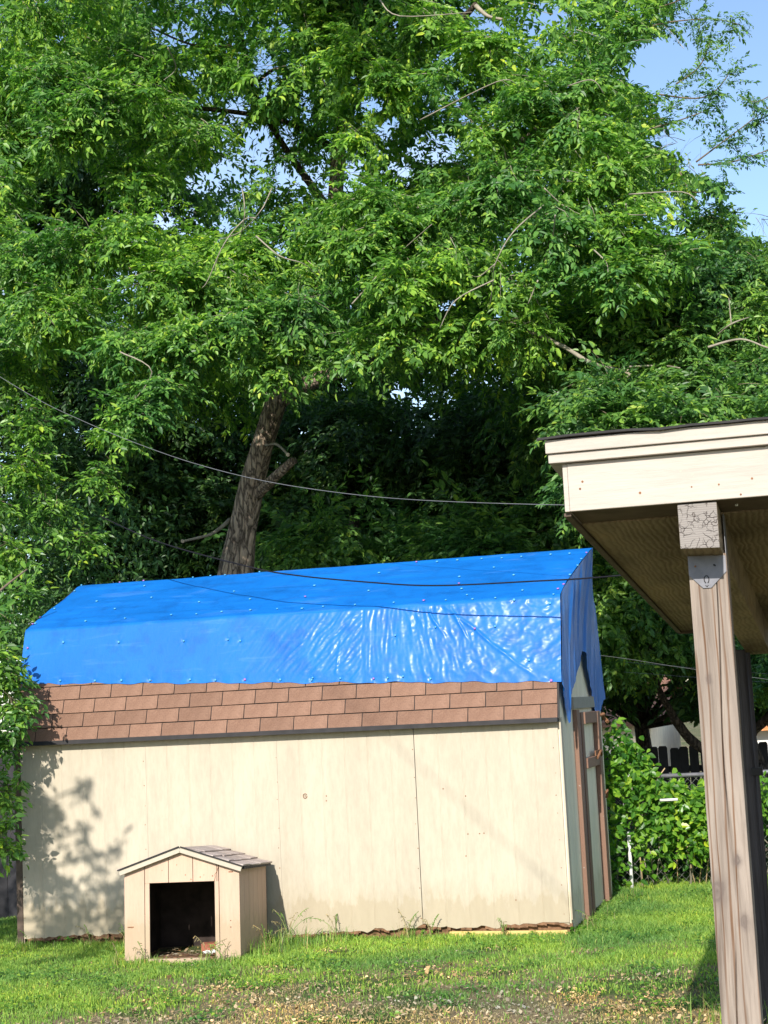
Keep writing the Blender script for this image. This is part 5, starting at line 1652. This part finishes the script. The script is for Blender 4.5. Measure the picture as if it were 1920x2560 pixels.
# --- tall grass tufts and weeds --------------------------------------------------
def tuft(x, y, n, h, label, spread=.06, seeds=3, dry=.15, seed=1, green='grass'):
    r = np.random.default_rng(seed)
    z0 = float(ground_z(np.array(x), np.array(y)))
    t = thing('grass_tuft', label, 'grass tuft', (x, y, z0), 0.0, 'grass tufts along the shed')
    def blade(nn, mt, hh, nm):
        V = []; F = []
        for i in range(nn):
            bx, by = r.normal(0, spread, 2)
            a = r.uniform(0, 2 * np.pi); H = hh * r.uniform(.5, 1.15); out = H * r.uniform(.15, .75); wd = r.uniform(.002, .0042)
            dx, dy = math.cos(a), math.sin(a); q = len(V)
            K = 6
            for k in range(K):
                t_ = k / (K - 1)
                px_ = bx + dx * out * t_ ** 1.8; py_ = by + dy * out * t_ ** 1.8; pz = H * (t_ - .38 * (out / H) * t_ ** 3)
                w_ = wd * (1 - t_ * .85)
                V += [(px_ - dy * w_, py_ + dx * w_, pz - .01), (px_ + dy * w_, py_ - dx * w_, pz - .01)]
            F += [(q + 2 * k, q + 2 * k + 1, q + 2 * k + 3, q + 2 * k + 2) for k in range(K - 1)]
        link(nm, mesh_np(nm, np.array(V), np.array(F), [mt]), t, kind='stuff')
    blade(n, M[green], h, 'blades')
    blade(max(3, int(n * dry)), M['drygrass'], h * 1.15, 'dry_blades')
    for i in range(seeds):
        a = r.uniform(0, 2 * np.pi) if seeds > 4 else r.choice([r.uniform(-.7, .7), math.pi + r.uniform(-.7, .7)])
        H = h * r.uniform(1.3, 1.9); out = H * r.uniform(.25, .8); mb = MB()
        pts = [(math.cos(a) * out * (k / 7) ** 2, math.sin(a) * out * (k / 7) ** 2, H * (k / 7) - .30 * out * (k / 7) ** 4) for k in range(8)]
        mb.tube(pts, [.0022] * 5 + [.0016, .003, .0015], 4)
        e = Vector(pts[-1]); d_ = (e - Vector(pts[-2])).normalized()
        for q in range(6):
            s_ = Vector(pts[-1]) - d_ * .02 * q
            mb.tube([s_, s_ + Vector((r.normal(0, .012), r.normal(0, .01), -abs(r.normal(0, .018))))], .0022, 4)
        mb.build('seed_stalk', M['drygrass'] if i % 2 else M[green], t, True)
tufts = [(2.62, -.42, 150, .20, 'thick tuft of tall grass between the doghouse and the shed wall', .13, 7), (2.58, -.85, 130, .17, 'tall grass clump along the right side of the doghouse', .11, 5),
         (2.95, -.16, 60, .16, 'thin seeding tuft at the shed wall right of the doghouse clump', .08, 5), (1.75, -1.33, 60, .12, 'grass tuft growing over the left side of the doghouse threshold', .07, 2),
         (2.28, -1.32, 30, .13, 'dry grass stalks bent over the right side of the doghouse threshold', .05, 4), (1.15, -.35, 60, .13, 'grass tuft with thin stalks at the wall left of the doghouse', .09, 3),
         (.72, -.16, 55, .12, 'grass tuft under the shaded end of the shed wall', .10, 2), (3.55, -.12, 60, .15, 'arching grass clump at the wall just left of the long siding joint', .05, 4),
         (3.75, -.12, 26, .12, 'small seeding tuft at the foot of the long siding joint', .04, 4), (4.35, -.1, 22, .10, 'wispy tuft above the yellow base board', .06, 5),
         (5.05, .15, 90, .13, 'grass clump at the foot of the shed door corner', .10, 2), (5.0, .75, 80, .12, 'grass clump under the brown door frame', .10, 1), (6.38, -3.35, 120, .20, 'dark grass clump left of the weathered post foot', .12, 2),
         (1.55, -1.38, 50, .11, 'grass tuft at the front left corner of the doghouse', .07, 2), (2.45, -1.42, 60, .12, 'grass tuft at the front right corner of the doghouse', .08, 3), (.15, -.2, 60, .12, 'grass tuft at the brown corner board of the shed', .1, 1), (5.1, 2.2, 90, .13, 'grass clump at the far corner of the shed gable', .12, 1)]
for i, (x, y, n, h, lb, sp, sd_) in enumerate(tufts):
    tuft(x, y, n, h, lb, sp, sd_, .2, 30 + i)

def weed(x, y, n, s, label, seed):
    r = np.random.default_rng(seed); z0 = float(ground_z(np.array(x), np.array(y)))
    t = thing('weed', label, 'weed', (x, y, z0), 0.0, 'weeds in the lawn')
    xd = np.stack([r.normal(0, 1, n), r.normal(0, 1, n), r.uniform(-.1, .7, n)], 1)
    up = np.tile([0, 0, 1.0], (n, 1)) + r.normal(0, .3, (n, 3))
    T = np.stack([r.normal(0, s * .5, n), r.normal(0, s * .3, n), r.uniform(.02, s, n)], 1)
    A = rot_from(xd, up) * r.uniform(.4, .75, n)[:, None, None] * s
    link('leaves', leaves_mesh('leaves', A, T, M['vine'], leaf_template(.08, .55)), t, kind='stuff')
    mb = MB(); mb.tube([(0, 0, 0), (.005, 0, s * .9)], .003, 4); mb.build('stem', M['twigdark'], t, True)
weeds = [(4.93, -.12, 26, .07, 'broad leaved weed at the rotten right corner of the shed'), (5.02, .45, 20, .07, 'broad leaved weed beside the gable wall near the door'), (3.0, -.09, 14, .06, 'small weed at the shed wall right of the tall grass'),
         (3.3, -.09, 12, .05, 'small weed by the rotten edge left of the siding joint'), (3.68, -.07, 12, .06, 'weed growing in the gap at the foot of the siding joint'), (4.05, -.07, 10, .045, 'tiny weed in front of the left end of the yellow board'),
         (4.6, -.07, 12, .05, 'weed in front of the right end of the yellow board'), (.5, -.12, 18, .07, 'leafy weed under the shaded left end of the wall'), (1.25, -.12, 16, .06, 'leafy weed at the wall close to the doghouse back'),
         (5.35, -3.0, 14, .06, 'broad leaved weed alone in the bare patch'), (1.25, -3.35, 22, .09, 'coarse weed in the lawn at the lower left')]
for i, (x, y, n, s, lb) in enumerate(weeds):
    weed(x, y, n, s, lb, 70 + i)
